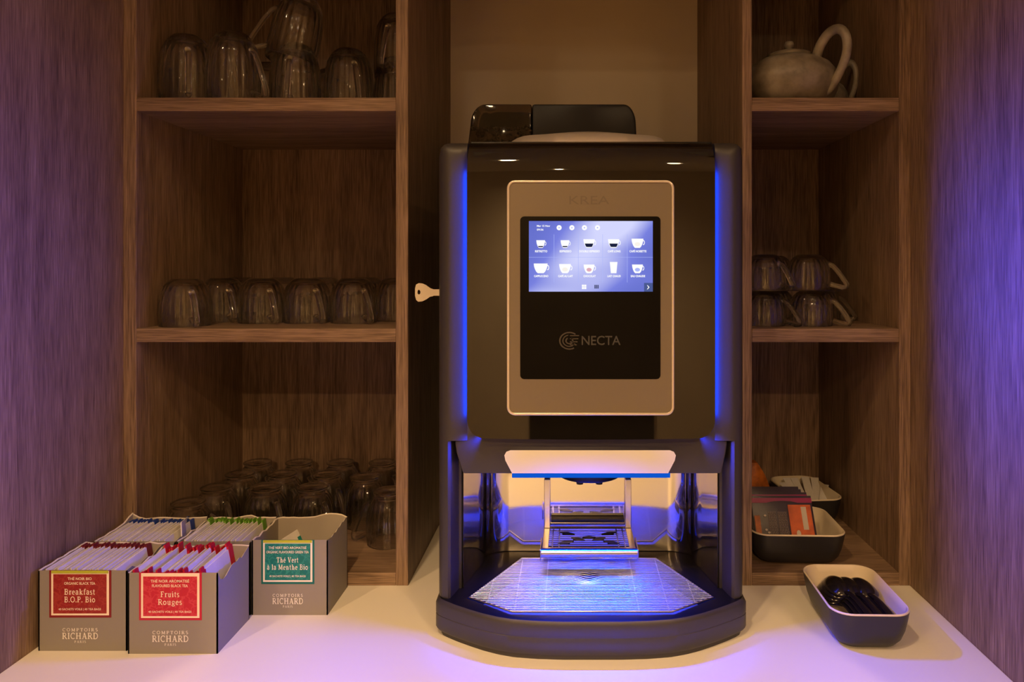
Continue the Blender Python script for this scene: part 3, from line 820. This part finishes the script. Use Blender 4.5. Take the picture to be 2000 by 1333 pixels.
# key in the side lock
key = thing('key', (-.186, 1.03, Z(571, 1.03)), 'small nickel key sticking out of the coffee machine side lock', 'key')
yk = 1.03; kz = Z(571, yk)
def kp(a, b): return (X(a, yk), Z(b, yk))
bow = [kp(*p) for p in ((813,556),(818,553.5),(825,554),(832,557),(841,563.5),(846,565),(846,579),(840,580),(833,585),(825,589),(817,589.5),(813,586),(811,578),(811,564))]
hole = [kp(818+3.2*math.cos(a), 571+5*math.sin(a)) for a in [2*math.pi*i/14+math.pi*1.17 for i in range(14)]]
mb = MB(); n = 14
hole = [kp(818.5+3.0*math.cos(math.atan2(p[1]-kz, p[0]-X(826, yk))), 571-4.6*math.sin(math.atan2(p[1]-kz, p[0]-X(826, yk)))) for p in bow]
vs = [(p[0], yk-.0012, p[1]) for p in bow] + [(p[0], yk-.0012, p[1]) for p in hole] + [(p[0], yk+.0012, p[1]) for p in bow] + [(p[0], yk+.0012, p[1]) for p in hole]
fs = []
for i in range(n):
    j = (i+1) % n
    fs += [(i, j, n+j, n+i), (3*n+i, 3*n+j, 2*n+j, 2*n+i), (j, i, 2*n+i, 2*n+j), (n+i, n+j, 3*n+j, 3*n+i)]
mb.add(vs, fs).build('bow', M_key, key)
MB().box(X(845, yk), -.1800, yk-.001, yk+.001, Z(578, yk), Z(565.5, yk)).build('blade', M_key, key)

# ------------------------------------------------------------------ glass mugs and cups, standing upside down
def mug(name, h, R, foot, seg=80, hk=1.0):
    fl = lambda z, a, r: (.030*math.cos(20*a) if (.12*h < z < .80*h and r > R*.6) else 0)
    if foot:
        out = [(R*.985, 0), (R, .003), (R, .25*h), (R*.985, .48*h), (R*.93, .63*h), (R*.83, .76*h), (R*.70, .86*h), (R*.62, .905*h), (R*.60, .925*h), (R*.66, .945*h), (R*.69, .965*h), (R*.68, .985*h), (R*.60, h), (0, .985*h)]
    else:
        out = [(R*.985, 0), (R, .003), (R, .25*h), (R*.985, .48*h), (R*.95, .65*h), (R*.88, .79*h), (R*.78, .885*h), (R*.66, .95*h), (R*.55, .985*h), (R*.48, h), (0, .99*h)]
    inn = [(0, .88*h), (R*.5, .87*h), (R*.66, .82*h), (R*.80, .72*h), (R*.88, .58*h), (R*.925, .42*h), (R*.94, .2*h), (R*.945, .003)]
    mb = MB()
    prof = out + inn + [out[0]]
    mb.lathe(prof[:-1], seg, flute=fl)
    # join rim
    N = len(prof)-1; b = 0
    mb.f = [f for f in mb.f if len(f) <= 4]
    mb.m = [0]*len(mb.f)
    for i in range(seg):
        j = (i+1) % seg; mb.f.append(((N-1)*seg+i, (N-1)*seg+j, j, i)); mb.m.append(0)
    t = thing(name, (0,0,0), 'glass', 'mug')
    mb.build('cup_body', M_glass, t, smooth=50, local=True)
    P = [(.90, .74), (1.10, .68), (1.30, .52), (1.52, .30), (1.66, .14), (1.64, .07), (1.48, .055), (1.25, .10), (.965, .16)]
    path = []
    for i in range(len(P)-1):
        for q in (0, .5):
            path.append((R*(1+(P[i][0]*(1-q)+P[i+1][0]*q-1)*hk), 0, h*(P[i][1]*(1-q)+P[i+1][1]*q)))
    path.append((R*P[-1][0], 0, h*P[-1][1]))
    MB().tube(path, .0040, 8, flat=1.25).build('handle', M_glass, t, smooth=60, local=True)
    return t
used = set()
def place(proto, x, y, z, rz, label, cat, group, tilt=(0,0)):
    t = proto if proto.name not in used else copy_tree(proto)
    used.add(proto.name)
    t.location = (x, y, z); t.rotation_euler = (math.radians(tilt[0]), math.radians(tilt[1]), math.radians(rz))
    tag(t, label, cat, group)
    return t
E = .0004
tall = mug('glass_mug', .115, .0410, False)
zt = .756 + E
g = 'upturned glass mugs on the upper left shelf'
for a in ((-.6285, 1.175, 0, -60, (0,0), 'large upturned fluted glass mug at the far left of the upper shelf'),
          (-.5460, 1.160, 0, -20, (0,0), 'large upturned fluted glass mug second from left on upper shelf, handle to its right'),
          (-.4690, 1.222, 0, -80, (0,0), 'upturned glass mug under the leaning mug on the upper shelf'),
          (-.4790, 1.226, .0880, 205, (0,-11), 'leaning glass mug stacked on another mug, cut off by the top edge of the photo'),
          (-.3860, 1.250, 0, -60, (0,0), 'single upturned glass mug between two stacks on the upper left shelf'),
          (-.3135, 1.300, 0, -60, (0,0), 'upturned glass mug at the right end of the upper left shelf, below another'),
          (-.3138, 1.301, .0785, -100, (0,0), 'glass mug stacked at the right end of the upper left shelf'),
          (-.5600, 1.335, 0, 140, (0,0), 'glass mug half hidden behind the second large mug on the upper shelf'),
          (-.4550, 1.372, 0, 140, (0,0), 'dark glass mug at the back between the stacks on the upper left shelf')):
    place(tall, a[0], a[1], zt+a[2], a[3], a[5], 'mug', g, a[4])
short = mug('glass_mug', .0760, .0388, False)
zm = .398 + E
g = 'upturned glass mugs on the middle left shelf'
for pxl, y, rz, lab in ((362, 1.166, -48, 'front upturned glass mug at the left end of the middle shelf'),
                        (434, 1.262, -48, 'glass mug set back behind the leftmost mug on the middle left shelf'),
                        (512, 1.236, -48, 'upturned glass mug left of centre in the front row of the middle left shelf'),
                        (600, 1.238, -48, 'upturned glass mug right of centre in the front row of the middle left shelf'),
                        (691, 1.236, -48, 'upturned glass mug second from the right in the front row, middle left shelf'),
                        (774, 1.290, -70, 'glass mug partly hidden by the right panel, front row of the middle left shelf'),
                        (470, 1.365, -40, 'glass mug in the back row of the middle shelf, leftmost'),
                        (551, 1.365, -40, 'glass mug in the back row of the middle shelf, second from left'),
                        (633, 1.365, -40, 'glass mug in the back row of the middle shelf, third from left'),
                        (714, 1.365, -40, 'glass mug in the back row of the middle shelf, rightmost')):
    place(short, X(pxl, y) if pxl != 774 else -.3120, y, zm, rz, lab, 'mug', g)
footed = mug('glass_mug', .0900, .0380, True)
zl = .0198 + E
g = 'upturned glass mugs on the bottom left shelf'
for x, y, rz, lab in ((-.619, 1.418, -40, 'first'), (-.5365, 1.418, -40, 'second'), (-.4545, 1.418, -40, 'third'), (-.372, 1.418, -40, 'fourth')):
    place(footed, x, y, zl, rz, 'upturned glass mug, %s from left in the rearmost row of the bottom shelf' % lab, 'mug', g)
for x, y, rz, lab in ((-.617, 1.338, -40, 'first'), (-.537, 1.338, -40, 'second'), (-.455, 1.338, -40, 'third'), (-.378, 1.322, -45, 'fourth')):
    place(footed, x, y, zl, rz, 'upturned glass mug, %s from left in the second row from the back, bottom shelf' % lab, 'mug', g)
for x, y, rz, lab in ((-.6205, 1.257, -40, 'upturned glass mug behind the blue-tagged tea box, second from the front'), (-.534, 1.257, -40, 'upturned glass mug directly behind the green-tagged tea box'),
                      (-.4525, 1.257, -40, 'upturned glass mug behind the left half of the mint tea box'), (-.3120, 1.236, 178, 'upturned glass mug nearest the right panel on the bottom left shelf')):
    place(footed, x, y, zl, rz, lab, 'mug', g)
place(footed, -.6270, 1.176, zl, 10, 'frontmost upturned glass mug at far left, behind the blue-tagged tea sachets', 'mug', g)
cup = mug('glass_cup', .0565, .0335, False, hk=1.15)
g = 'upturned glass cups on the middle right shelf'
place(cup, .3935, 1.172, zm, -25, 'lower glass cup in the front row, middle of the right shelf', 'cup', g)
place(cup, .3170, 1.172, zm, -35, 'lower glass cup cut off by the left panel of the right shelf', 'cup', g)
place(cup, .4480, 1.285, zm, -15, 'glass cup at the back right whose handle points to the right panel', 'cup', g)
place(cup, .3650, 1.285, zm, 20, 'glass cup in the back row behind the two lower front cups', 'cup', g)
place(cup, .3900, 1.174, zm+.0590, -20, 'upper stacked glass cup whose handle points right, right shelf', 'cup', g)
place(cup, .3190, 1.174, zm+.0590, -60, 'upper stacked glass cup beside the left panel of the right shelf', 'cup', g)
place(cup, .3640, 1.286, zm+.0590, 40, 'upper glass cup in the back row, seen between the two upper front cups', 'cup', g)

sheet = MB().prism(rrect(.2850, .4330, 1.136, 1.325, .008, 4), zm+.0570, zm+.0584, 'z').build('divider_sheet', M_glass, bevel=.0003, segs=1)
tag(sheet, 'thin clear sheet lying between the two layers of glass cups', 'sheet')

# ------------------------------------------------------------------ teapots
def teapot(name, loc, rz, s, label):
    t = thing(name, loc, label, 'teapot', 'speckled stoneware teapots')
    t.rotation_euler = (0, 0, math.radians(rz)); t.scale = (s, s, s)
    prof = [(.042,0),(.057,.003),(.071,.014),(.0795,.030),(.0820,.045),(.0785,.061),(.068,.075),(.053,.0845),(.040,.0895),(.038,.0885)]
    MB().lathe(prof, 48).build('body', M_ceramic, t, smooth=50, local=True)
    lid = MB().lathe([(.040,.0895),(.0415,.0925),(.036,.096),(.022,.1005),(.010,.103),(0,.1035)], 40).build('lid', M_ceramic, t, smooth=50, local=True)
    MB().lathe([(.0045,.102),(.0045,.106),(.0075,.110),(.0085,.114),(.0065,.1185),(0,.120)], 24).build('knob', M_ceramic, lid, smooth=60, local=True)
    P = [(.050,.080),(.058,.100),(.072,.116),(.088,.120),(.100,.110),(.1045,.090),(.100,.066),(.088,.042),(.076,.026),(.066,.018)]
    path = []
    for i in range(len(P)-1):
        p0, p1, p2, p3 = P[max(i-1,0)], P[i], P[i+1], P[min(i+2,len(P)-1)]
        for q in (0, .33, .66):
            f = lambda a,b,c,d: .5*((2*b)+(-a+c)*q+(2*a-5*b+4*c-d)*q*q+(-a+3*b-3*c+d)*q**3)
            path.append((f(p0[0],p1[0],p2[0],p3[0]), 0, f(p0[1],p1[1],p2[1],p3[1])))
    path.append((P[-1][0], 0, P[-1][1]))
    MB().tube(path, [.0075-.0015*i/len(path) for i in range(len(path))], 12, flat=1.15).build('handle', M_ceramic, t, smooth=60, local=True)
    MB().tube([(-.062,0,.034),(-.082,0,.046),(-.094,0,.064),(-.102,0,.080)], [.017,.013,.010,.008], 14).build('spout', M_ceramic, t, smooth=60, local=True)
    return t
teapot('teapot', (.3670, 1.203, .7564), -47, .97, 'large speckled stoneware teapot with looped handle at front of upper right shelf')
pot2 = teapot('teapot', (.4540, 1.306, .7564), -34, .60, 'smaller stoneware teapot behind the large one, its handle showing')
pot2.scale = (.61, .61, .84)

# ------------------------------------------------------------------ melamine bowls
def bowl(loc, rz, L, W, H, label):
    t = thing('serving_bowl', loc, label, 'bowl', 'two-tone rectangular melamine bowls')
    t.rotation_euler = (0, 0, math.radians(rz))
    def rr(l, w, r, z): return [(p[0], p[1], z) for p in rrect(-w/2, w/2, -l/2, l/2, r, 8)]
    fl = .022
    steps = [(-.006, 0), (0, .0), (.35*fl, .004), (.62*fl, .012), (.80*fl, .024), (.92*fl, .038), (fl, H)]
    w0, l0 = W-2*fl, L-2*fl
    rad = lambda d: .017 + d*.42
    MB().loft([rr(l0+2*d, w0+2*d, max(.012, rad(d)), z) for d, z in steps]+[rr(L-.002, W-.002, rad(fl), H+.0006)], cap=False).add(rr(l0-.012, w0-.012, .012, 0), [tuple(range(36))]).build('outer_shell', M_bowl_out, t, smooth=50, local=True)
    ins = [(d-.0028, max(.004, z+.003)) for d, z in steps[2:-1]] + [(fl-.0026, H+.0014), (fl-.0012, H+.0022), (fl-.0001, H+.0012), (fl-.0001, H-.0004)]
    mb = MB(); rings = [rr(l0+2*d, w0+2*d, max(.010, rad(d)), z) for d, z in ins]
    rings = [rr(l0-.02, w0-.02, .012, .0046)] + rings
    mb.loft(rings, cap=False); n = len(rings[0]); mb.add(rings[0], [tuple(range(n))])
    mb.build('inner_lining', M_bowl_in, t, smooth=50, local=True)
    return t
bowl((.3890, .986, 0), -1.5, .156, .1040, .050, 'black and ivory bowl of spoons on the white worktop')
bowl((.3660, 1.196, .0198), 88, .150, .140, .050, 'black and ivory bowl of drink packets inside the right shelf unit')
bowl((.4490, 1.374, .0198), 5, .152, .0935, .050, 'black and ivory bowl of paper sticks at the back of the right shelf unit')

# spoons
def spoon():
    t = thing('spoon', (0,0,0), 'spoon', 'spoon')
    rows = []
    for i in range(13):
        v = -1+2*i/12; row = []
        wv = .0165*math.sqrt(max(.0004, 1-abs(v)**2.2))*(1-.12*v)
        for j in range(11):
            u = -1+2*j/10
            row.append((u*wv, .023*v, .0105*(1-(abs(u)**2))*(1-v*v*.85)))
        rows.append(row)
    MB().shell(rows, (0, 0, -.0012)).build('spoon_head', M_spoon, t, smooth=70, local=True)
    hp = []
    for (y, w, z) in ((-.018,.0045,.0035),(-.028,.0032,.0058),(-.040,.0034,.0062),(-.058,.0045,.0045),(-.078,.0055,.0022),(-.082,.0040,.0018)):
        hp.append([(-w, y, z-.0009), (w, y, z-.0009), (w, y, z+.0005), (w*.4, y, z+.0014), (-w*.4, y, z+.0014), (-w, y, z+.0005)])
    MB().loft(hp).build('spoon_handle', M_spoon, t, smooth=50, local=True)
    return t
sp = spoon(); sp.scale = (1.14, 1.10, 1.1)
g = 'black spoons in the bowl on the worktop'
names = {0: 'left', 1: 'middle', 2: 'right'}
for st, (x, y, rz, nn) in enumerate(((.3680, 1.026, 12, 4), (.3860, 1.022, 10, 4), (.4030, 1.020, 8, 4))):
    for i in range(nn):
        pos = ('bottom', 'second lowest', 'second highest', 'topmost')[i]
        place(sp, x+i*.0022+(.004 if st == 0 else 0), y-i*.0045, .0235+i*.0060, rz, '%s black plastic spoon of the %s stack in the worktop bowl' % (pos, names[st]), 'spoon', g, (7, 0))

# drink packets
def packet(x, y, z, lean, w, h, label, front=False, stripe=True, rz=0):
    t = thing('drink_packet', (x, y, z), label, 'packet', 'drink packets in the shelf bowl')
    t.rotation_euler = (math.radians(-lean), 0, math.radians(rz))
    rows = []
    for i in range(9):
        v = i/8; row = []
        for j in range(9):
            u = -1+2*j/8
            row.append((u*w/2, -.0030*math.sin(math.pi*v)*(1-u*u), v*h))
        rows.append(row)
    MB().shell(rows, (0, .0022, 0)).build('pouch', M_pack, t, smooth=40, local=True)
    if stripe: MB().box(-w/2, w/2, -.0009, -.0002, h*.865, h*.955).build('stripe', M_mag, t, local=True)
    if front:
        y0 = -.0036
        MB().box(w*.08, w*.455, y0-.0004, y0, .002, h*.82).build('orange_panel', M_orange, t, local=True)
        MB().box(w*.29, w*.375, y0-.0008, y0-.0004, h*.36, h*.78).build('pale_label', M_pale, t, local=True)
        mb = MB()
        for i in range(10): mb.prism([(w*.20+.0035*math.cos(a), h*.29+.0055*math.sin(a)) for a in [2*math.pi*j/10 for j in range(10)]], y0-.0008, y0-.0004) if i == 0 else None
        mb.box(w*.36, w*.42, y0-.0008, y0-.0004, h*.06, h*.15)
        mb.build('pale_mark', M_pale, t, local=True)
        mb = MB(); rnd = random.Random(3)
        for c0, c1 in ((-.26, -.13), (-.10, .05)):
            zz = h*.06
            while zz < h*.70:
                xx = w*c0
                while xx < w*c1:
                    l = rnd.uniform(.0012, .004); mb.box(xx, min(xx+l, w*c1), y0-.0003, y0, zz, zz+.0009); xx += l+.0008
                zz += .0019
        mb.build('small_print', M_speck, t, local=True)
        MB().box(-w*.49, -w*.40, y0-.0003, y0, .002, h*.62).build('orange_edge', M_orange2, t, local=True)
        mb = MB()
        for (a, b) in ((-.315,.62),(-.32,.36),(-.28,.31)): mb.prism([(w*a+.0022*math.cos(q), h*b+.0018*math.sin(q)) for q in [2*math.pi*j/8 for j in range(8)]], y0-.0004, y0)
        mb.build('cup_picture', M_pale, t, local=True)
    return t
packet(.3520, 1.1570, .0360, 30, .1000, .0860, 'frontmost dark drink packet with magenta stripe and orange panel in shelf bowl', True)
packet(.3500, 1.1670, .0360, 31, .0980, .0890, 'dark drink packet with magenta stripe right behind the frontmost one', False, True)
packet(.3470, 1.1750, .0360, 32, .0920, .0920, 'dark plain drink packet, third from the front in the shelf bowl', False, False)
packet(.3470, 1.1830, .0360, 33, .0900, .0945, 'rearmost dark drink packet in the shelf bowl', False, False)
t = thing('snack_packet', (.3300, 1.325, .0198), 'crumpled orange packet standing behind the bowl of drink packets', 'packet')
rows = []
rnd = random.Random(5)
for i in range(11):
    v = i/10; row = []
    for j in range(11):
        u = -1+2*j/10
        w = .040*(1-.35*max(0, v-.55)/.45*abs(1)) * math.sqrt(max(.05, 1-max(0, v-.6)**2*4))
        row.append((.3300+u*w, 1.325-.014*math.sin(math.pi*min(1, v*1.05))*(1-u*u)+rnd.uniform(-.0015, .0015), .0198+.112*v))
    rows.append(row)
MB().shell(rows, (0, .02, 0)).build('wrapper', M_orange2, t, smooth=30)
# paper sticks
g = 'paper sticks in the rear bowl'
stk = None
for i, (x, y, rz, lean) in enumerate(((.442, 1.345, 12, 24), (.452, 1.348, 6, 26), (.461, 1.350, -4, 25), (.470, 1.352, -12, 27), (.466, 1.332, -24, 33), (.448, 1.332, 25, 30))):
    if stk is None:
        stk = thing('paper_stick', (0,0,0), 's', 'paper stick')
        MB().prism(rrect(-.0075, .0075, 0, .085, .001, 2), -.0012, .0012).build('sleeve', M_paper, stk, bevel=.0006, segs=1, local=True)
        MB().box(-.0075, .0075, -.0006, .0006, .085, .089).build('crimp', M_paper, stk, local=True)
    place(stk, x, y, .027+.0006*i, rz, '%s thin white paper stick lying in the rear shelf bowl' % ('leftmost', 'second', 'third', 'fourth', 'front right', 'front left')[i], 'paper stick', g, (-lean-32, 0))

# ------------------------------------------------------------------ tea boxes
def jag(n, lo, hi, seed):
    r = random.Random(seed); return [r.uniform(lo, hi) for _ in range(n)]
def torn_wall(mb, p, q, zs, th, inward):
    """upright card from p to q with a ragged upper edge; material 0 outside, 1 inside, 2 torn edge"""
    n = len(zs); d = (Vector(q)-Vector(p)); ins = Vector(inward)*th
    a = [Vector(p)+d*i/(n-1) for i in range(n)]
    vo = [(v.x, v.y, 0) for v in a] + [(v.x, v.y, z) for v, z in zip(a, zs)]
    vi = [(v.x+ins.x, v.y+ins.y, 0) for v in a] + [(v.x+ins.x, v.y+ins.y, z-.0012) for v, z in zip(a, zs)]
    for i in range(n-1):
        mb.mi = 0; mb.add([vo[i], vo[i+1], vo[n+i+1], vo[n+i]], [(0,1,2,3)])
        mb.mi = 1; mb.add([vi[i], vi[i+1], vi[n+i+1], vi[n+i]], [(3,2,1,0)])
        mb.mi = 2; mb.add([vo[n+i], vo[n+i+1], vi[n+i+1], vi[n+i]], [(0,1,2,3)])
    mb.mi = 0
    mb.add([vo[0], vo[n], vi[n], vi[0]], [(0,1,2,3)]); mb.add([vo[n-1], vo[2*n-1], vi[2*n-1], vi[n-1]], [(3,2,1,0)])
def tea_box(x0, x1, y0, y1, h, label, prints=None, seed=1, right=None, left=None, back=None):
    t = thing('tea_box', ((x0+x1)/2, (y0+y1)/2, 0), label, 'tea box', 'grey card boxes of tea sachets')
    MT = [M_card, M_cardin, M_torn]; th = .0016
    mb = MB(); torn_wall(mb, (x0,y0), (x1,y0), [h]*2, th, (0,1)); mb.build('front_panel', MT, t)
    mb = MB(); torn_wall(mb, (x1,y0), (x1,y1), right or [h]*2, th, (-1,0)); mb.build('side_panel', MT, t)
    mb = MB(); torn_wall(mb, (x0,y0), (x0,y1), left or [h]*2, th, (1,0)); mb.build('side_panel', MT, t)
    mb = MB(); torn_wall(mb, (x0,y1), (x1,y1), back or [h]*2, th, (0,-1)); mb.build('back_panel', MT, t)
    MB().box(x0+th, x1-th, y0+th, y1-th, 0, .002).build('bottom', M_cardin, t)
    if prints:
        lab, bor, l1, l2, b1, b2, lime, pm, bw = prints
        w = x1-x0; yy = y0-.0004
        u = lambda f: x0+w*f
        lb = MB().box(u(.125), u(.825), yy, y0-.0001, h*.415, h+.0002).build('label', bor, t)
        MB().box(u(.15), u(.80), yy-.0004, yy, h*.445, h*.995).build('label_frame', pm, lb)
        MB().box(u(.175), u(.775), yy-.0008, yy-.0004, h*.47, h*.955).build('label_field', lab, lb)
        if lime: MB().box(u(.155), u(.795), yy-.0010, yy-.0004, h*.967, h*1.0).build('label_band', M_lime, lb)
        yl_ = yy-.0011; xm = u(.475); H = h
        mb = MB()
        add_text(mb, l1, xm, H*.885, w*bw[0], H*.034, yl_, .012); add_text(mb, l2, xm, H*.828, w*bw[1], H*.034, yl_, .012)
        add_text(mb, '40 SACHETS VOILE | 40 TEA BAGS', xm, H*.512, w*.48, H*.026, yl_, .012)
        add_serif(mb, b1, xm, H*.705, w*bw[2], H*.070, yl_); add_serif(mb, b2, xm, H*.610, w*bw[3], H*.070, yl_)
        mb.build('label_lettering', pm, lb)
        mb = MB(); yl_ = y0-.0006
        add_serif(mb, 'COMPTOIRS', xm, H*.245, w*.40, H*.040, yl_, track=.22)
        add_serif(mb, 'RICHARD', xm, H*.150, w*.41, H*.078, yl_)
        add_serif(mb, 'PARIS', xm, H*.103, w*.13, H*.028, yl_, track=.25)
        mb.build('maker_lettering', M_print2, t)
    return t
tea_box(X(75,.92), X(248,.92), .920, 1.010, .1035, 'grey tea box with dark red Breakfast label',
        (M_lab_red, M_bor_red, 'THÉ NOIR BIO', 'ORGANIC BLACK TEA', 'Breakfast', 'B.O.P. Bio', True, M_print, (.27, .35, .35, .35)), 1,
        right=[.1035,.1045,.098,.101,.103,.100,.104,.106,.105], left=[.1035,.104,.1035,.105,.104,.1055,.105,.106,.106], back=[.106]+jag(9,.1035,.107,3)+[.105])
tea_box(X(250,.913), X(425,.913), .913, 1.003, .1035, 'grey tea box with bright crimson Fruits Rouges label',
        (M_lab_crim, M_bor_crim, 'THÉ NOIR AROMATISÉ', 'FLAVOURED BLACK TEA', 'Fruits', 'Rouges', False, M_print, (.43, .40, .21, .27)), 2,
        right=[.1035,.092,.089,.090,.0935,.097,.098,.0965,.0985,.0955,.0985,.101,.1035], left=[.1035,.104,.103,.106,.102,.107,.106], back=[.105]+jag(9,.101,.106,4)+[.104])
tea_box(X(492,1.015), X(640,1.015), 1.015, 1.1045, .1065, 'almost empty grey tea box with teal mint tea label beside the shelf unit',
        (M_lab_teal, M_bor_teal, 'THÉ VERT BIO AROMATISÉ', 'ORGANIC FLAVOURED GREEN TEA', 'Thé Vert', 'à la Menthe Bio', True, M_print2, (.50, .56, .29, .54)), 3,
        right=[.1065,.1055,.1045,.106,.1045,.107,.1065,.109,.1075,.1095,.1085], left=[.1065,.107,.104,.107,.1045,.106,.1055,.108,.107], back=[.107,.1085,.1080,.1085,.1078,.1082,.1085,.1092,.1115,.1135,.1142,.1138,.1125,.1085])
tea_box(-.6745, -.5595, 1.015, 1.1045, .1045, 'grey tea box of blue-tagged sachets behind the Breakfast box', None, 4,
        right=jag(8,.103,.106,8), left=[.1045,.105,.104,.1055,.105,.106,.107,.112,.115], back=[.114,.1085,.106,.107]+jag(6,.1065,.1085,6)+[.108,.109])
tea_box(-.5575, -.4530, 1.015, 1.1045, .1045, 'grey tea box of green-tagged sachets behind the Fruits Rouges box', None, 5,
        right=[.1035,.102,.104,.1025,.1045,.103,.106,.105,.107], left=jag(8,.103,.107,9), back=[.1065,.1075,.1085,.108,.107,.1085,.1105,.1115,.108,.1085,.108,.1085])

def sachet(tagmat, front_tag=False, tall_tag=0.004):
    t = thing('tea_sachet', (0,0,0), 's', 'tea sachet')
    D, H = .078, .088
    # envelope: thin pillow standing on its lower edge, faces to left and right
    rows = []
    for i in range(7):
        v = i/6; row = []
        for j in range(7):
            u = j/6
            row.append((.0014*math.sin(math.pi*u)*math.sin(math.pi*v), (u-.5)*D, v*H + (.0025*u if v == 1 else 0)))
        rows.append(row)
    MB().shell(rows, (-.0014, 0, 0)).build('envelope', M_paper, t, smooth=40, local=True)
    MB().box(-.0017, .0005, D/2-.010, D/2+.0015, H-.022, H+tall_tag).build('tag', tagmat, t, local=True)
    if front_tag: MB().box(-.0018, .0006, -D/2-.0015, -D/2+.007, H-.024, H+.001).build('tag', tagmat, t, local=True)
    return t
ORDS = ['leftmost', 'second', 'third', 'fourth', 'fifth', 'sixth', 'seventh', 'eighth', 'ninth', 'tenth', 'eleventh', 'twelfth', 'thirteenth', 'fourteenth', 'fifteenth', 'sixteenth', 'seventeenth', 'eighteenth', 'nineteenth', 'twentieth', 'twenty-first', 'twenty-second']
ORDS = [o if i == 0 else o + ' from left' for i, o in enumerate(ORDS)]
def fill(proto, x0, x1, yc, n, lean, ztop, label, group, rnd, jx=.0004, jy=.001, jz=.0012, jr=1.5, skip=()):
    for i in range(n):
        x = x0 + (x1-x0)*i/(n-1)
        if i in skip: continue
        a = lean + rnd.uniform(-jr, jr)
        z = ztop - .0885*math.cos(math.radians(a)) + rnd.uniform(-jz, jz)
        place(proto, x + rnd.uniform(-jx, jx), yc + rnd.uniform(-jy, jy), max(.0025, z), rnd.uniform(-1, 1), label % ORDS[i], 'tea sachet', group, (0, -a))
rnd = random.Random(11)
ln = 8; off = .012
fill(sachet(M_tagdark), -.680+off+.003, -.5735, .965, 22, ln, .1030, 'dark-red-tagged white tea sachet, %s in the Breakfast box', 'sachets in the Breakfast box', rnd)
pr = sachet(M_tagred, True, .006)
fill(pr, -.560+off+.003, -.4560, .958, 17, ln, .1010, 'crimson-tagged white tea sachet, %s in the Fruits Rouges box', 'sachets in the Fruits Rouges box', rnd, jx=.0022, jy=.0025, jz=.0045, jr=5)
pb = sachet(M_tagblue, False, .003)
fill(pb, -.6715+off+.003, -.5670, 1.060, 21, ln, .1045, 'blue-tagged white tea sachet, %s in the box behind Breakfast', 'sachets in the blue-tagged box', rnd)
fill(sachet(M_taggreen, False, .005), -.5545+off+.003, -.4575, 1.060, 17, ln, .1040, 'green-tagged white tea sachet, %s in the box behind Fruits Rouges', 'sachets in the green-tagged box', rnd, jr=2)
place(pb, -.5665, 1.062, .0270, 22, 'raised white sachet with blue tag sticking up at the right end of its box', 'tea sachet', 'sachets in the blue-tagged box', (-14, -4))
t = place(sachet(M_tagteal, False, -.008), -.3930, 1.060, .0070, -14, 'single tea sachet left leaning inside the mint tea box', 'tea sachet', None, (0, -24))
